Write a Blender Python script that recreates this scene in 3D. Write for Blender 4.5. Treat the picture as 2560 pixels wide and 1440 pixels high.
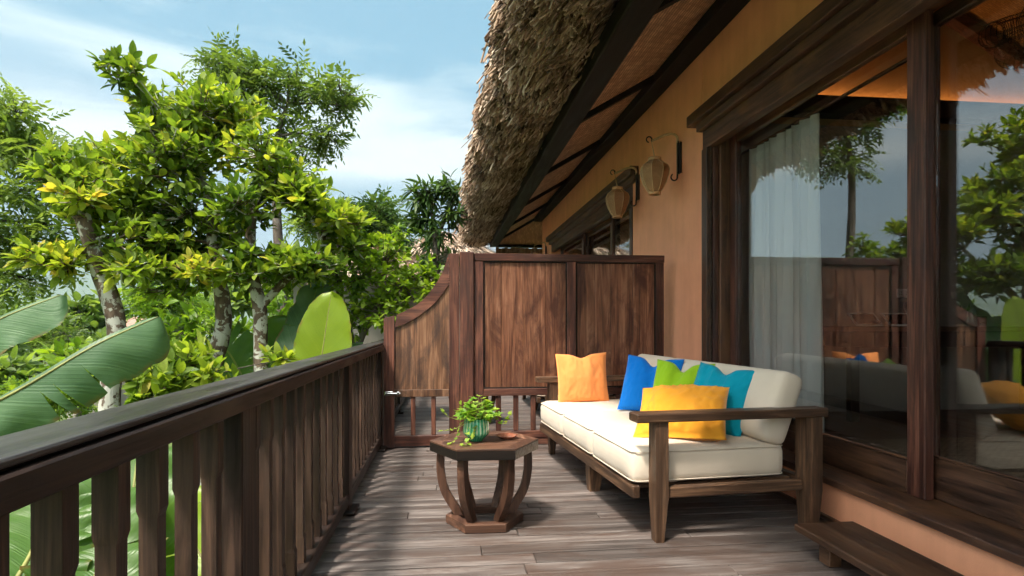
import bpy, bmesh, math, random
import numpy as np
from mathutils import Vector, Matrix, noise as mnoise

random.seed(7); rng = np.random.default_rng(11)
for o in list(bpy.data.objects): bpy.data.objects.remove(o)
scene = bpy.context.scene
COL = scene.collection
R = math.radians

# ------------------------------------------------------------------ camera
FPX, HORIZON, CAM_H, YAW = 1490.0, 808.0, 1.1, math.atan(165.0/1490.0)
cam_data = bpy.data.cameras.new('camera')
cam_data.sensor_width = 36.0; cam_data.lens = 36.0*FPX/2560.0
cam_data.shift_y = (HORIZON-720.0)/2560.0
cam_data.clip_start = 0.05; cam_data.clip_end = 20000
cam = bpy.data.objects.new('camera', cam_data); COL.objects.link(cam)
cam.location = (0, 0, CAM_H); cam.rotation_euler = (R(90), 0, -YAW)
scene.camera = cam

# ------------------------------------------------------------------ sun, sky, exposure
SUN_TRAVEL = Vector((1.0, 1.2, -2.9)).normalized()
sun_el = math.asin(-SUN_TRAVEL.z)
sun_az = math.atan2(-SUN_TRAVEL.x, -SUN_TRAVEL.y)          # clockwise from +Y
sd = bpy.data.lights.new('sun', 'SUN'); sd.energy = 2.0; sd.angle = R(6.0); sd.color = (1.0, 0.93, 0.82)
sun = bpy.data.objects.new('sun', sd); COL.objects.link(sun)
sun.rotation_euler = SUN_TRAVEL.to_track_quat('-Z', 'Y').to_euler()

world = bpy.data.worlds.new('World'); scene.world = world; world.use_nodes = True
def build_world():
    nt = world.node_tree; N = nt.nodes; L = nt.links
    for n in list(N): N.remove(n)
    out = N.new('ShaderNodeOutputWorld'); bg = N.new('ShaderNodeBackground')
    bg.inputs['Strength'].default_value = 0.15
    sky = N.new('ShaderNodeTexSky'); sky.sky_type = 'NISHITA'; sky.sun_disc = False
    sky.sun_elevation = sun_el; sky.sun_rotation = sun_az
    sky.air_density = 1.0; sky.dust_density = 10.0; sky.ozone_density = 1.5    # humid hazy air
    tc = N.new('ShaderNodeTexCoord'); sep = N.new('ShaderNodeSeparateXYZ')
    L.new(tc.outputs['Generated'], sep.inputs[0])
    def mrange(src, a, b, lo=0.0, hi=1.0):
        m = N.new('ShaderNodeMapRange'); m.interpolation_type = 'SMOOTHSTEP'
        m.inputs[1].default_value = a; m.inputs[2].default_value = b
        m.inputs[3].default_value = lo; m.inputs[4].default_value = hi
        L.new(src, m.inputs[0]); return m.outputs[0]
    def math_(op, a, b):
        m = N.new('ShaderNodeMath'); m.operation = op
        for i, s in enumerate((a, b)):
            if isinstance(s, (int, float)): m.inputs[i].default_value = s
            else: L.new(s, m.inputs[i])
        return m.outputs[0]
    def noise(scale_xyz, sc, det, rough, off=(0, 0, 0)):
        mp = N.new('ShaderNodeMapping'); mp.inputs['Scale'].default_value = scale_xyz; mp.inputs['Location'].default_value = off
        L.new(tc.outputs['Generated'], mp.inputs[0])
        n = N.new('ShaderNodeTexNoise'); n.inputs['Scale'].default_value = sc; n.inputs['Detail'].default_value = det
        n.inputs['Roughness'].default_value = rough; n.inputs['Distortion'].default_value = 0.4
        L.new(mp.outputs[0], n.inputs['Vector']); return n.outputs[0]
    def mix(f, a, b):
        m = N.new('ShaderNodeMix'); m.data_type = 'RGBA'
        if isinstance(f, float): m.inputs[0].default_value = f
        else: L.new(f, m.inputs[0])
        for idx, s in ((6, a), (7, b)):
            if isinstance(s, tuple): m.inputs[idx].default_value = s
            else: L.new(s, m.inputs[idx])
        return m.outputs[2]
    z = sep.outputs[2]
    K = 1/0.15
    tinted = mix(1.0, sky.outputs[0], (0.72, 0.77, 0.745, 1)); tinted.node.blend_type = 'MULTIPLY'
    blue = mix(0.38, tinted, (0.02*K, 0.175*K, 0.205*K, 1))
    hazy = mix(0.4, tinted, (0.14*K, 0.24*K, 0.27*K, 1))
    nb = noise((1, 1, 3.0), 2.2, 5, 0.55)
    zz = math_('ADD', z, mrange(nb, 0.3, 0.7, -0.03, 0.03))
    base = mix(mrange(zz, 0.22, 0.42), hazy, blue)
    # cloud bank with a level underside, and thin wisps above it
    nc = noise((1.0, 1.0, 4.5), 1.7, 7, 0.55, (0.55, 0.1, 0.0))
    low = mrange(math_('ADD', z, mrange(nc, 0.2, 0.8, -0.012, 0.012)), 0.205, 0.245)
    high = mrange(math_('ADD', z, mrange(nc, 0.25, 0.75, 0.08, -0.08)), 0.28, 0.42, 1.0, 0.0)
    bank = math_('MULTIPLY', math_('MULTIPLY', low, high), mrange(nc, 0.33, 0.56))
    nw = noise((1.0, 2.4, 6.0), 2.4, 8, 0.62, (1.3, 0.4, 0.2))
    wisp = math_('MULTIPLY', mrange(nw, 0.52, 0.75), mrange(z, 0.3, 0.42, 0.0, 0.6))
    f = math_('MAXIMUM', bank, wisp)
    lit = mix(1.0, base, (0.225*K, 0.185*K, 0.125*K, 1)); lit.node.blend_type = 'ADD'
    col = mix(math_('MULTIPLY', f, 0.92), base, lit)
    L.new(col, bg.inputs['Color']); L.new(bg.outputs[0], out.inputs[0])
build_world()

scene.view_settings.view_transform = 'Standard'; scene.view_settings.look = 'None'
scene.view_settings.gamma = 1.0; scene.view_settings.exposure = 1.66
scene.view_settings.use_curve_mapping = False
scene.cycles.use_denoising = True
scene.cycles.max_bounces = 8; scene.cycles.transparent_max_bounces = 16
scene.cycles.transmission_bounces = 8; scene.cycles.diffuse_bounces = 4; scene.cycles.glossy_bounces = 4
scene.cycles.volume_bounces = 0
scene.cycles.use_adaptive_sampling = True; scene.cycles.adaptive_threshold = 0.03; scene.cycles.adaptive_min_samples = 16
scene.cycles.use_light_tree = False
scene.cycles.sample_clamp_indirect = 6.0

# ------------------------------------------------------------------ geometry helpers
def pt(x, y, Y):
    """pixel of the 2560x1440 photograph -> world point on the plane y = Y"""
    f = Vector((math.sin(YAW), math.cos(YAW), 0)); r = Vector((math.cos(YAW), -math.sin(YAW), 0))
    d = f + r*((x-1280)/FPX) + Vector((0, 0, (HORIZON-y)/FPX))
    return Vector((0, 0, CAM_H)) + d*(Y/d.y)

def mesh_arr(name, verts, faces, smooth=False, tint=None):
    """verts (n,3), faces (m,k) array of one polygon size, or list of such arrays"""
    if not isinstance(faces, list): faces = [faces]
    me = bpy.data.meshes.new(name)
    verts = np.asarray(verts, dtype=np.float32)
    me.vertices.add(len(verts)); me.vertices.foreach_set('co', verts.ravel())
    loops = np.concatenate([np.asarray(f, dtype=np.int32).ravel() for f in faces])
    sizes = np.concatenate([np.full(len(f), np.asarray(f).shape[1], dtype=np.int32) for f in faces])
    starts = np.concatenate([[0], np.cumsum(sizes)[:-1]]).astype(np.int32)
    me.loops.add(len(loops)); me.loops.foreach_set('vertex_index', loops)
    me.polygons.add(len(sizes)); me.polygons.foreach_set('loop_start', starts)
    try: me.polygons.foreach_set('loop_total', sizes)
    except Exception: pass
    me.polygons.foreach_set('use_smooth', np.full(len(sizes), smooth, dtype=bool))
    if tint is not None:
        a = me.attributes.new('tint', 'FLOAT', 'POINT'); a.data.foreach_set('value', np.asarray(tint, dtype=np.float32))
    me.update(calc_edges=True); me.validate()
    return me

def bm_mesh(name, bm, smooth=False):
    me = bpy.data.meshes.new(name)
    bmesh.ops.recalc_face_normals(bm, faces=bm.faces)
    if smooth:
        for f in bm.faces: f.smooth = True
    bm.to_mesh(me); bm.free(); return me

def box_bm(bm, lo, hi, bevel=0.0, seg=1, rot=None, piv=None):
    lo = Vector(lo); hi = Vector(hi); c = (lo+hi)/2; s = hi-lo
    g = bmesh.ops.create_cube(bm, size=1.0)
    vs = g['verts']
    bmesh.ops.scale(bm, vec=s, verts=vs)
    if bevel > 0:
        es = list({e for v in vs for e in v.link_edges})
        r = bmesh.ops.bevel(bm, geom=es, offset=bevel, segments=seg, affect='EDGES', profile=0.5, clamp_overlap=True)
        vs = list({v for f in r['faces'] for v in f.verts})
    bmesh.ops.translate(bm, vec=c, verts=vs)
    if rot is not None:
        bmesh.ops.rotate(bm, cent=Vector(piv if piv is not None else c), matrix=rot, verts=vs)
    return vs

def box(lo, hi, bevel=0.004, seg=1, rot=None, piv=None):
    bm = bmesh.new(); box_bm(bm, lo, hi, bevel, seg, rot, piv); return bm_mesh('box', bm)

def prism(poly, axis, a, b, bevel=0.0):
    """extrude a 2-D polygon along an axis; poly gives the two other coordinates in xyz order"""
    bm = bmesh.new(); v0 = []; v1 = []
    for p in poly:
        for val, lst in ((a, v0), (b, v1)):
            q = list(p); q.insert(axis, val); lst.append(bm.verts.new(q))
    n = len(poly)
    bm.faces.new(v0); bm.faces.new(v1[::-1])
    for i in range(n): bm.faces.new((v0[i], v0[(i+1) % n], v1[(i+1) % n], v1[i]))
    bmesh.ops.recalc_face_normals(bm, faces=bm.faces)
    if bevel: bmesh.ops.bevel(bm, geom=list(bm.edges), offset=bevel, segments=1, affect='EDGES', clamp_overlap=True)
    return bm_mesh('prism', bm)

def tube_arr(pts, rad, n=6, cap=True, jit=0.0):
    pts = np.asarray([tuple(p) for p in pts], float); rad = np.asarray(rad, float)
    V = []; F = []
    tang = np.gradient(pts, axis=0); tang /= np.linalg.norm(tang, axis=1)[:, None]+1e-9
    ref = np.array([0.0, 0, 1]) if abs(tang[0][2]) < 0.9 else np.array([1.0, 0, 0])
    u = np.cross(tang[0], ref); u /= np.linalg.norm(u)
    for i in range(len(pts)):
        u = u - tang[i]*(u@tang[i]); u /= np.linalg.norm(u)+1e-9
        w = np.cross(tang[i], u)
        for k in range(n):
            a = 2*math.pi*k/n
            r = rad[i]*(1+(random.uniform(-jit, jit) if jit else 0))
            V.append(pts[i]+r*(math.cos(a)*u+math.sin(a)*w))
    for i in range(len(pts)-1):
        for k in range(n):
            F.append((i*n+k, i*n+(k+1) % n, (i+1)*n+(k+1) % n, (i+1)*n+k))
    V = np.array(V); F = np.array(F)
    return V, F

class Acc:
    """collects pieces of equal polygon size into one mesh"""
    def __init__(s): s.v = []; s.f = {}; s.t = []; s.n = 0
    def add(s, v, f, t=0.5):
        v = np.asarray(v); f = np.asarray(f)
        s.v.append(v); s.f.setdefault(f.shape[1], []).append(f+s.n); s.n += len(v)
        s.t.append(np.full(len(v), t) if np.isscalar(t) else t)
    def mesh(s, name, smooth=False):
        return mesh_arr(name, np.concatenate(s.v), [np.concatenate(q) for q in s.f.values()], smooth, np.concatenate(s.t))

def catmull(P, n=8):
    P = [Vector(p) for p in P]; Q = [P[0]*2-P[1]]+P+[P[-1]*2-P[-2]]; out = []
    for i in range(1, len(Q)-2):
        for k in range(n):
            t = k/n; a, b, c, d = Q[i-1:i+3]
            out.append(0.5*((2*b)+(c-a)*t+(2*a-5*b+4*c-d)*t*t+(3*b-a-3*c+d)*t**3))
    out.append(P[-1]); return out

def lathe(profile, n=32, flute=None):
    V = []; F = []
    m = len(profile)
    for i, (r, z) in enumerate(profile):
        for k in range(n):
            a = 2*math.pi*k/n
            rr = r*(1+(flute(i, k) if flute else 0))
            V.append((rr*math.cos(a), rr*math.sin(a), z))
    for i in range(m-1):
        for k in range(n): F.append((i*n+k, i*n+(k+1) % n, (i+1)*n+(k+1) % n, (i+1)*n+k))
    return np.array(V), np.array(F)

# ------------------------------------------------------------------ objects
def tag(o, label=None, cat=None, group=None, kind=None):
    if label: o['label'] = label
    if cat: o['category'] = cat
    if group: o['group'] = group
    if kind: o['kind'] = kind
    return o
def obj(name, me, mat, parent=None, loc=(0, 0, 0), rot=None):
    if mat is not None and not me.materials: me.materials.append(mat)
    o = bpy.data.objects.new(name, me); COL.objects.link(o)
    o.location = loc
    if rot is not None: o.rotation_euler = rot
    if parent is not None: o.parent = parent
    return o
def thing(name, label, cat, loc=(0, 0, 0), rotz=0.0, group=None):
    o = bpy.data.objects.new(name, None); COL.objects.link(o)
    o.empty_display_size = 0.1; o.location = loc; o.rotation_euler = (0, 0, rotz)
    return tag(o, label, cat, group)
def copy_tree(o, parent=None):
    c = o.copy(); COL.objects.link(c); c.parent = parent
    for ch in list(o.children): copy_tree(ch, c)
    return c

# ------------------------------------------------------------------ materials
def newmat(name):
    m = bpy.data.materials.new(name); m.use_nodes = True
    nt = m.node_tree
    return m, nt.nodes, nt.links, nt.nodes['Principled BSDF']
def ramp(N, stops):
    r = N.new('ShaderNodeValToRGB'); e = r.color_ramp.elements
    while len(e) < len(stops): e.new(0.5)
    for el, (p, c) in zip(e, stops): el.position = p; el.color = (*c, 1)
    return r
def coords(N, L, scale, rnd=7.0):
    tc = N.new('ShaderNodeTexCoord'); oi = N.new('ShaderNodeObjectInfo')
    ml = N.new('ShaderNodeMath'); ml.operation = 'MULTIPLY'; ml.inputs[1].default_value = rnd
    L.new(oi.outputs['Random'], ml.inputs[0])
    ad = N.new('ShaderNodeVectorMath'); ad.operation = 'ADD'
    L.new(tc.outputs['Object'], ad.inputs[0]); L.new(ml.outputs[0], ad.inputs[1])
    mp = N.new('ShaderNodeMapping'); mp.inputs['Scale'].default_value = scale
    L.new(ad.outputs[0], mp.inputs[0]); return mp.outputs[0], ad.outputs[0], oi.outputs['Random']
def noise_n(N, L, vec, scale, detail=4, rough=0.55, dist=0.0):
    n = N.new('ShaderNodeTexNoise'); n.inputs['Scale'].default_value = scale; n.inputs['Detail'].default_value = detail
    n.inputs['Roughness'].default_value = rough; n.inputs['Distortion'].default_value = dist
    L.new(vec, n.inputs['Vector']); return n.outputs[0]
def mixc(N, L, f, a, b, mode='MIX'):
    m = N.new('ShaderNodeMix'); m.data_type = 'RGBA'; m.blend_type = mode
    if isinstance(f, (int, float)): m.inputs[0].default_value = f
    else: L.new(f, m.inputs[0])
    for i, s in ((6, a), (7, b)):
        if isinstance(s, tuple): m.inputs[i].default_value = (*s, 1)
        else: L.new(s, m.inputs[i])
    return m.outputs[2]
def bump(N, L, h, P, strength=0.2, dist=0.01):
    b = N.new('ShaderNodeBump'); b.inputs['Strength'].default_value = strength; b.inputs['Distance'].default_value = dist
    L.new(h, b.inputs['Height']); L.new(b.outputs[0], P.inputs['Normal'])
def mapr(N, L, src, a, b, lo=0.0, hi=1.0):
    m = N.new('ShaderNodeMapRange'); m.inputs[1].default_value = a; m.inputs[2].default_value = b
    m.inputs[3].default_value = lo; m.inputs[4].default_value = hi; L.new(src, m.inputs[0]); return m.outputs[0]

def wood(name, axis, dark, mid, light, rough=0.5, worn=None, wornamt=0.5, fine=1.0, vary=0.35, spec=0.4):
    m, N, L, P = newmat(name)
    s = [42.0*fine]*3; s[axis] = 1.7*fine
    vec, base, rnd = coords(N, L, s)
    g = noise_n(N, L, vec, 1.0, 7, 0.62, 1.2)
    s2 = [7.0*fine]*3; s2[axis] = 0.8*fine
    mp = N.new('ShaderNodeMapping'); mp.inputs['Scale'].default_value = s2; L.new(base, mp.inputs[0])
    g2 = noise_n(N, L, mp.outputs[0], 1.0, 4, 0.5, 2.2)
    r = ramp(N, [(0.35, dark), (0.5, mid), (0.66, light)]); L.new(mixc(N, L, 0.45, g, g2), r.inputs[0])
    col = r.outputs[0]
    if worn is not None:
        s3 = [4.6]*3; s3[axis] = 1.9
        mp3 = N.new('ShaderNodeMapping'); mp3.inputs['Scale'].default_value = s3; L.new(base, mp3.inputs[0])
        pn = noise_n(N, L, mp3.outputs[0], 1.0, 7, 0.7, 0.8)
        f = mapr(N, L, pn, 0.47, 0.64, 0.0, wornamt)
        col = mixc(N, L, f, col, worn)
    br = mapr(N, L, rnd, 0, 1, 1-vary, 1+vary)
    mul = N.new('ShaderNodeVectorMath'); mul.operation = 'SCALE'; L.new(col, mul.inputs[0]); L.new(br, mul.inputs['Scale'])
    L.new(mul.outputs[0], P.inputs['Base Color'])
    L.new(mapr(N, L, g2, 0.3, 0.7, rough-0.1, rough+0.12), P.inputs['Roughness'])
    P.inputs['Specular IOR Level'].default_value = spec
    bump(N, L, g, P, 0.35, 0.004)
    return m

DK = dict(dark=(0.02, 0.010, 0.007), mid=(0.075, 0.036, 0.023), light=(0.165, 0.08, 0.047))
W_RAIL = [wood('rail_wood_'+'xyz'[a], a, (0.010, 0.006, 0.005), (0.028, 0.016, 0.013), (0.085, 0.048, 0.034), 0.5, (0.055, 0.038, 0.031), 0.45, spec=0.25) for a in range(3)]
W_BAL = wood('baluster_wood', 2, (0.013, 0.008, 0.006), (0.042, 0.024, 0.018), (0.125, 0.07, 0.048), 0.5, (0.07, 0.045, 0.035), 0.5, spec=0.25)  # lighter copy of the rail wood, sunlight on the bars put into the colour
W_CAP = wood('handrail_cap_wood', 1, (0.022, 0.018, 0.017), (0.045, 0.038, 0.036), (0.09, 0.077, 0.073), 0.36, (0.10, 0.09, 0.088), 0.4)  # greyer than the rails: sky sheen on the top put into the colour
W_DARK = [wood('dark_wood_'+'xyz'[a], a, rough=0.42, worn=(0.19, 0.085, 0.035), wornamt=0.5, **DK) for a in range(3)]
W_BLACK = [wood('black_wood_'+'xyz'[a], a, (0.007, 0.005, 0.004), (0.013, 0.009, 0.007), (0.024, 0.016, 0.012), 0.65, spec=0.2) for a in range(3)]
W_PANEL = wood('panel_wood', 2, (0.06, 0.019, 0.010), (0.20, 0.08, 0.042), (0.38, 0.185, 0.105), 0.42, (0.055, 0.016, 0.010), 0.85, 1.0, 0.3)
W_FRAME = [wood('frame_wood_'+'xyz'[a], a, (0.026, 0.010, 0.008), (0.095, 0.034, 0.023), (0.25, 0.10, 0.06), 0.45, (0.04, 0.022, 0.018), 0.6, 1.0, 0.2) for a in range(3)]
W_GATE = wood('gate_wood', 2, (0.05, 0.022, 0.012), (0.18, 0.085, 0.045), (0.36, 0.19, 0.105), 0.5, (0.05, 0.03, 0.024), 0.85, 1.0, 0.2)
W_DECK = wood('deck_wood', 0, (0.048, 0.037, 0.033), (0.12, 0.097, 0.089), (0.235, 0.2, 0.185), 0.55, (0.085, 0.052, 0.04), 0.75, 0.8, 0.28, 0.3)
W_SOFA = [wood('sofa_wood_'+'xyz'[a], a, (0.02, 0.010, 0.006), (0.082, 0.042, 0.023), (0.26, 0.14, 0.075), 0.5, (0.05, 0.03, 0.02), 0.6) for a in range(3)]
W_TABLE = [wood('table_wood_'+'xyz'[a], a, (0.03, 0.014, 0.009), (0.10, 0.047, 0.029), (0.21, 0.105, 0.065), 0.42, (0.05, 0.026, 0.02), 0.6) for a in range(3)]
W_STEP = wood('step_wood', 1, (0.025, 0.012, 0.007), (0.075, 0.036, 0.02), (0.15, 0.075, 0.04), 0.45, (0.17, 0.08, 0.04), 0.4)

def plain(name, col, rough=0.5, metal=0.0, nscale=8.0, var=0.15, bmp=0.0, spec=0.5):
    m, N, L, P = newmat(name)
    vec, base, rnd = coords(N, L, (1, 1, 1))
    n = noise_n(N, L, vec, nscale, 5, 0.6)
    a = tuple(c*(1-var) for c in col); b = tuple(min(1, c*(1+var)) for c in col)
    r = ramp(N, [(0.3, a), (0.7, b)]); L.new(n, r.inputs[0]); L.new(r.outputs[0], P.inputs['Base Color'])
    P.inputs['Roughness'].default_value = rough; P.inputs['Metallic'].default_value = metal
    P.inputs['Specular IOR Level'].default_value = spec
    if bmp: bump(N, L, n, P, bmp, 0.01)
    return m
def plaster(name, col):
    m, N, L, P = newmat(name)
    vec, base, rnd = coords(N, L, (1, 1, 1), 0.0)
    n = noise_n(N, L, vec, 2.5, 8, 0.65)
    mp = N.new('ShaderNodeMapping'); mp.inputs['Scale'].default_value = (9, 9, 0.7); L.new(base, mp.inputs[0])
    st = noise_n(N, L, mp.outputs[0], 1.0, 5, 0.6)
    r = ramp(N, [(0.25, tuple(c*0.78 for c in col)), (0.72, tuple(min(1, c*1.1) for c in col))]); L.new(mixc(N, L, 0.4, n, st), r.inputs[0])
    L.new(r.outputs[0], P.inputs['Base Color']); P.inputs['Roughness'].default_value = 0.85
    P.inputs['Specular IOR Level'].default_value = 0.2
    fn = mixc(N, L, 0.5, noise_n(N, L, vec, 160, 3, 0.6), noise_n(N, L, vec, 11, 6, 0.7, 0.6)); bump(N, L, fn, P, 0.35, 0.008)
    return m
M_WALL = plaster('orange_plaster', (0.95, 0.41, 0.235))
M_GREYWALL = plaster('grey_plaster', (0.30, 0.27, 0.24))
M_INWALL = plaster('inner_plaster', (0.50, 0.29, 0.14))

def fabric(name, col, scale=700, rough=0.9, vary=0.06):
    m, N, L, P = newmat(name)
    vec, base, rnd = coords(N, L, (1, 1, 1), 0.0)
    ch = N.new('ShaderNodeTexVoronoi'); ch.inputs['Scale'].default_value = scale; L.new(vec, ch.inputs['Vector'])
    n = noise_n(N, L, vec, 6, 5, 0.6)
    r = ramp(N, [(0.3, tuple(c*(1-vary) for c in col)), (0.7, tuple(min(1, c*(1+vary)) for c in col))]); L.new(n, r.inputs[0])
    L.new(r.outputs[0], P.inputs['Base Color']); P.inputs['Roughness'].default_value = rough
    P.inputs['Specular IOR Level'].default_value = 0.15; P.inputs['Sheen Weight'].default_value = 0.15
    h = mixc(N, L, 0.5, ch.outputs['Distance'], noise_n(N, L, vec, 14, 3, 0.5)); bump(N, L, h, P, 0.12, 0.004)
    return m
F_CREAM = fabric('cream_fabric', (0.71, 0.60, 0.485), vary=0.03)
F_ORANGE = fabric('orange_fabric', (0.90, 0.31, 0.09))
F_BLUE = fabric('blue_fabric', (0.0, 0.165, 0.62))
F_GREEN = fabric('lime_fabric', (0.30, 0.52, 0.015))
F_TEAL = fabric('teal_fabric', (0.0, 0.29, 0.42))
F_YELLOW = fabric('yellow_fabric', (0.90, 0.365, 0.03))

def weave(name, c0, c1, c2, sc=60.0, axes=(0, 1)):
    m, N, L, P = newmat(name)
    vec, base, rnd = coords(N, L, (1, 1, 1), 0.0)
    sep = N.new('ShaderNodeSeparateXYZ'); L.new(base, sep.inputs[0])
    cmb = N.new('ShaderNodeCombineXYZ'); L.new(sep.outputs[axes[0]], cmb.inputs[0]); L.new(sep.outputs[axes[1]], cmb.inputs[1])
    b = N.new('ShaderNodeTexBrick'); b.offset = 0.5; b.inputs['Scale'].default_value = sc
    b.inputs['Brick Width'].default_value = 0.9; b.inputs['Row Height'].default_value = 0.35; b.inputs['Mortar Size'].default_value = 0.05
    b.inputs['Mortar Smooth'].default_value = 0.7; b.inputs['Bias'].default_value = 0.1
    b.inputs['Color1'].default_value = (*c1, 1); b.inputs['Color2'].default_value = (*c2, 1); b.inputs['Mortar'].default_value = (*c0, 1)
    L.new(cmb.outputs[0], b.inputs['Vector'])
    n = noise_n(N, L, vec, 5, 4, 0.6)
    col = mixc(N, L, mapr(N, L, n, 0.35, 0.7, 0.0, 0.45), b.outputs[0], c0)
    L.new(col, P.inputs['Base Color']); P.inputs['Roughness'].default_value = 0.6
    inv = N.new('ShaderNodeMath'); inv.operation = 'SUBTRACT'; inv.inputs[0].default_value = 1.0; L.new(b.outputs['Fac'], inv.inputs[1])
    bump(N, L, inv.outputs[0], P, 0.7, 0.01)
    return m
M_WEAVE = weave('woven_bamboo', (0.13, 0.06, 0.027), (0.80, 0.49, 0.27), (0.52, 0.28, 0.145), 11.0, (1, 0))
M_WEAVE_IN = weave('woven_bamboo_inside', (0.22, 0.10, 0.03), (0.62, 0.33, 0.11), (0.45, 0.22, 0.07), 18.0, (0, 1))
M_MAT = weave('seagrass_mat', (0.08, 0.055, 0.035), (0.42, 0.32, 0.21), (0.28, 0.20, 0.13), 14.0, (0, 1))
M_BURLAP = weave('lantern_burlap', (0.28, 0.13, 0.055), (0.68, 0.39, 0.19), (0.54, 0.29, 0.135), 130.0, (0, 2))

def tintmat(name, stops, rough=0.6, transl=0.0, spec=0.4, bumpn=None, transcol=None):
    m, N, L, P = newmat(name)
    at = N.new('ShaderNodeAttribute'); at.attribute_name = 'tint'
    r = ramp(N, stops); L.new(at.outputs['Fac'], r.inputs[0])
    col = r.outputs[0]
    tc = N.new('ShaderNodeTexCoord')
    n = noise_n(N, L, tc.outputs['Object'], 9, 4, 0.6)
    sc = N.new('ShaderNodeVectorMath'); sc.operation = 'SCALE'; L.new(col, sc.inputs[0]); L.new(mapr(N, L, n, 0.3, 0.7, 0.8, 1.2), sc.inputs['Scale'])
    L.new(sc.outputs[0], P.inputs['Base Color']); P.inputs['Roughness'].default_value = rough; P.inputs['Specular IOR Level'].default_value = spec
    if bumpn: bump(N, L, noise_n(N, L, tc.outputs['Object'], bumpn, 3, 0.5), P, 0.3, 0.004)
    if transl > 0:
        tr = N.new('ShaderNodeBsdfTranslucent'); mx = N.new('ShaderNodeMixShader'); mx.inputs[0].default_value = transl
        tcol = mixc(N, L, 1.0, sc.outputs[0], transcol or (1.5, 1.5, 0.6), 'MULTIPLY')
        L.new(tcol, tr.inputs['Color']); out = N['Material Output']
        L.new(P.outputs[0], mx.inputs[1]); L.new(tr.outputs[0], mx.inputs[2]); L.new(mx.outputs[0], out.inputs['Surface'])
    return m
M_LEAF = tintmat('citrus_leaf', [(0.0, (0.06, 0.115, 0.02)), (0.3, (0.155, 0.24, 0.032)), (0.65, (0.30, 0.375, 0.05)), (0.88, (0.50, 0.47, 0.075)), (1.0, (0.50, 0.37, 0.075))], 0.55, 0.55, 0.25, transcol=(1.45, 1.45, 0.6))
M_LEAF2 = tintmat('feathery_leaf', [(0.0, (0.06, 0.11, 0.03)), (0.5, (0.14, 0.21, 0.05)), (1.0, (0.28, 0.37, 0.10))], 0.5, 0.5)
M_LEAF3 = tintmat('shrub_leaf', [(0.0, (0.06, 0.13, 0.015)), (0.5, (0.17, 0.28, 0.022)), (1.0, (0.31, 0.40, 0.04))], 0.45, 0.5)
M_LEAF4 = tintmat('dark_leaf', [(0.0, (0.025, 0.055, 0.016)), (0.5, (0.055, 0.11, 0.024)), (1.0, (0.11, 0.18, 0.035))], 0.42, 0.4)
M_IVY = tintmat('ivy_leaf', [(0.0, (0.06, 0.15, 0.02)), (0.5, (0.17, 0.33, 0.03)), (1.0, (0.40, 0.52, 0.08))], 0.42, 0.35)
M_THATCH = tintmat('thatch_straw', [(0.0, (0.045, 0.026, 0.016)), (0.3, (0.17, 0.105, 0.068)), (0.65, (0.44, 0.30, 0.205)), (1.0, (0.74, 0.60, 0.48))], 0.7, 0.0, 0.25)
M_THATCH_D = plain('thatch_core', (0.05, 0.033, 0.022), 0.9, nscale=20, var=0.4)

def bark(name, c0, c1, lichen, amt=0.5):
    m, N, L, P = newmat(name)
    tc = N.new('ShaderNodeTexCoord'); v = tc.outputs['Object']
    mp = N.new('ShaderNodeMapping'); mp.inputs['Scale'].default_value = (1, 1, 0.35); L.new(v, mp.inputs[0])
    n = noise_n(N, L, mp.outputs[0], 22, 6, 0.65)
    r = ramp(N, [(0.3, c0), (0.7, c1)]); L.new(n, r.inputs[0])
    p = noise_n(N, L, v, 9, 5, 0.6, 0.4)
    f = mapr(N, L, p, 0.5, 0.54, 0.0, amt)
    L.new(mixc(N, L, f, r.outputs[0], lichen), P.inputs['Base Color']); P.inputs['Roughness'].default_value = 0.9
    bump(N, L, n, P, 0.6, 0.02); return m
M_BARK = bark('lichen_bark', (0.07, 0.045, 0.03), (0.20, 0.14, 0.10), (0.58, 0.58, 0.52), 0.85)
M_BARK2 = bark('plain_bark', (0.06, 0.045, 0.035), (0.16, 0.125, 0.10), (0.3, 0.29, 0.25), 0.25)

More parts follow.
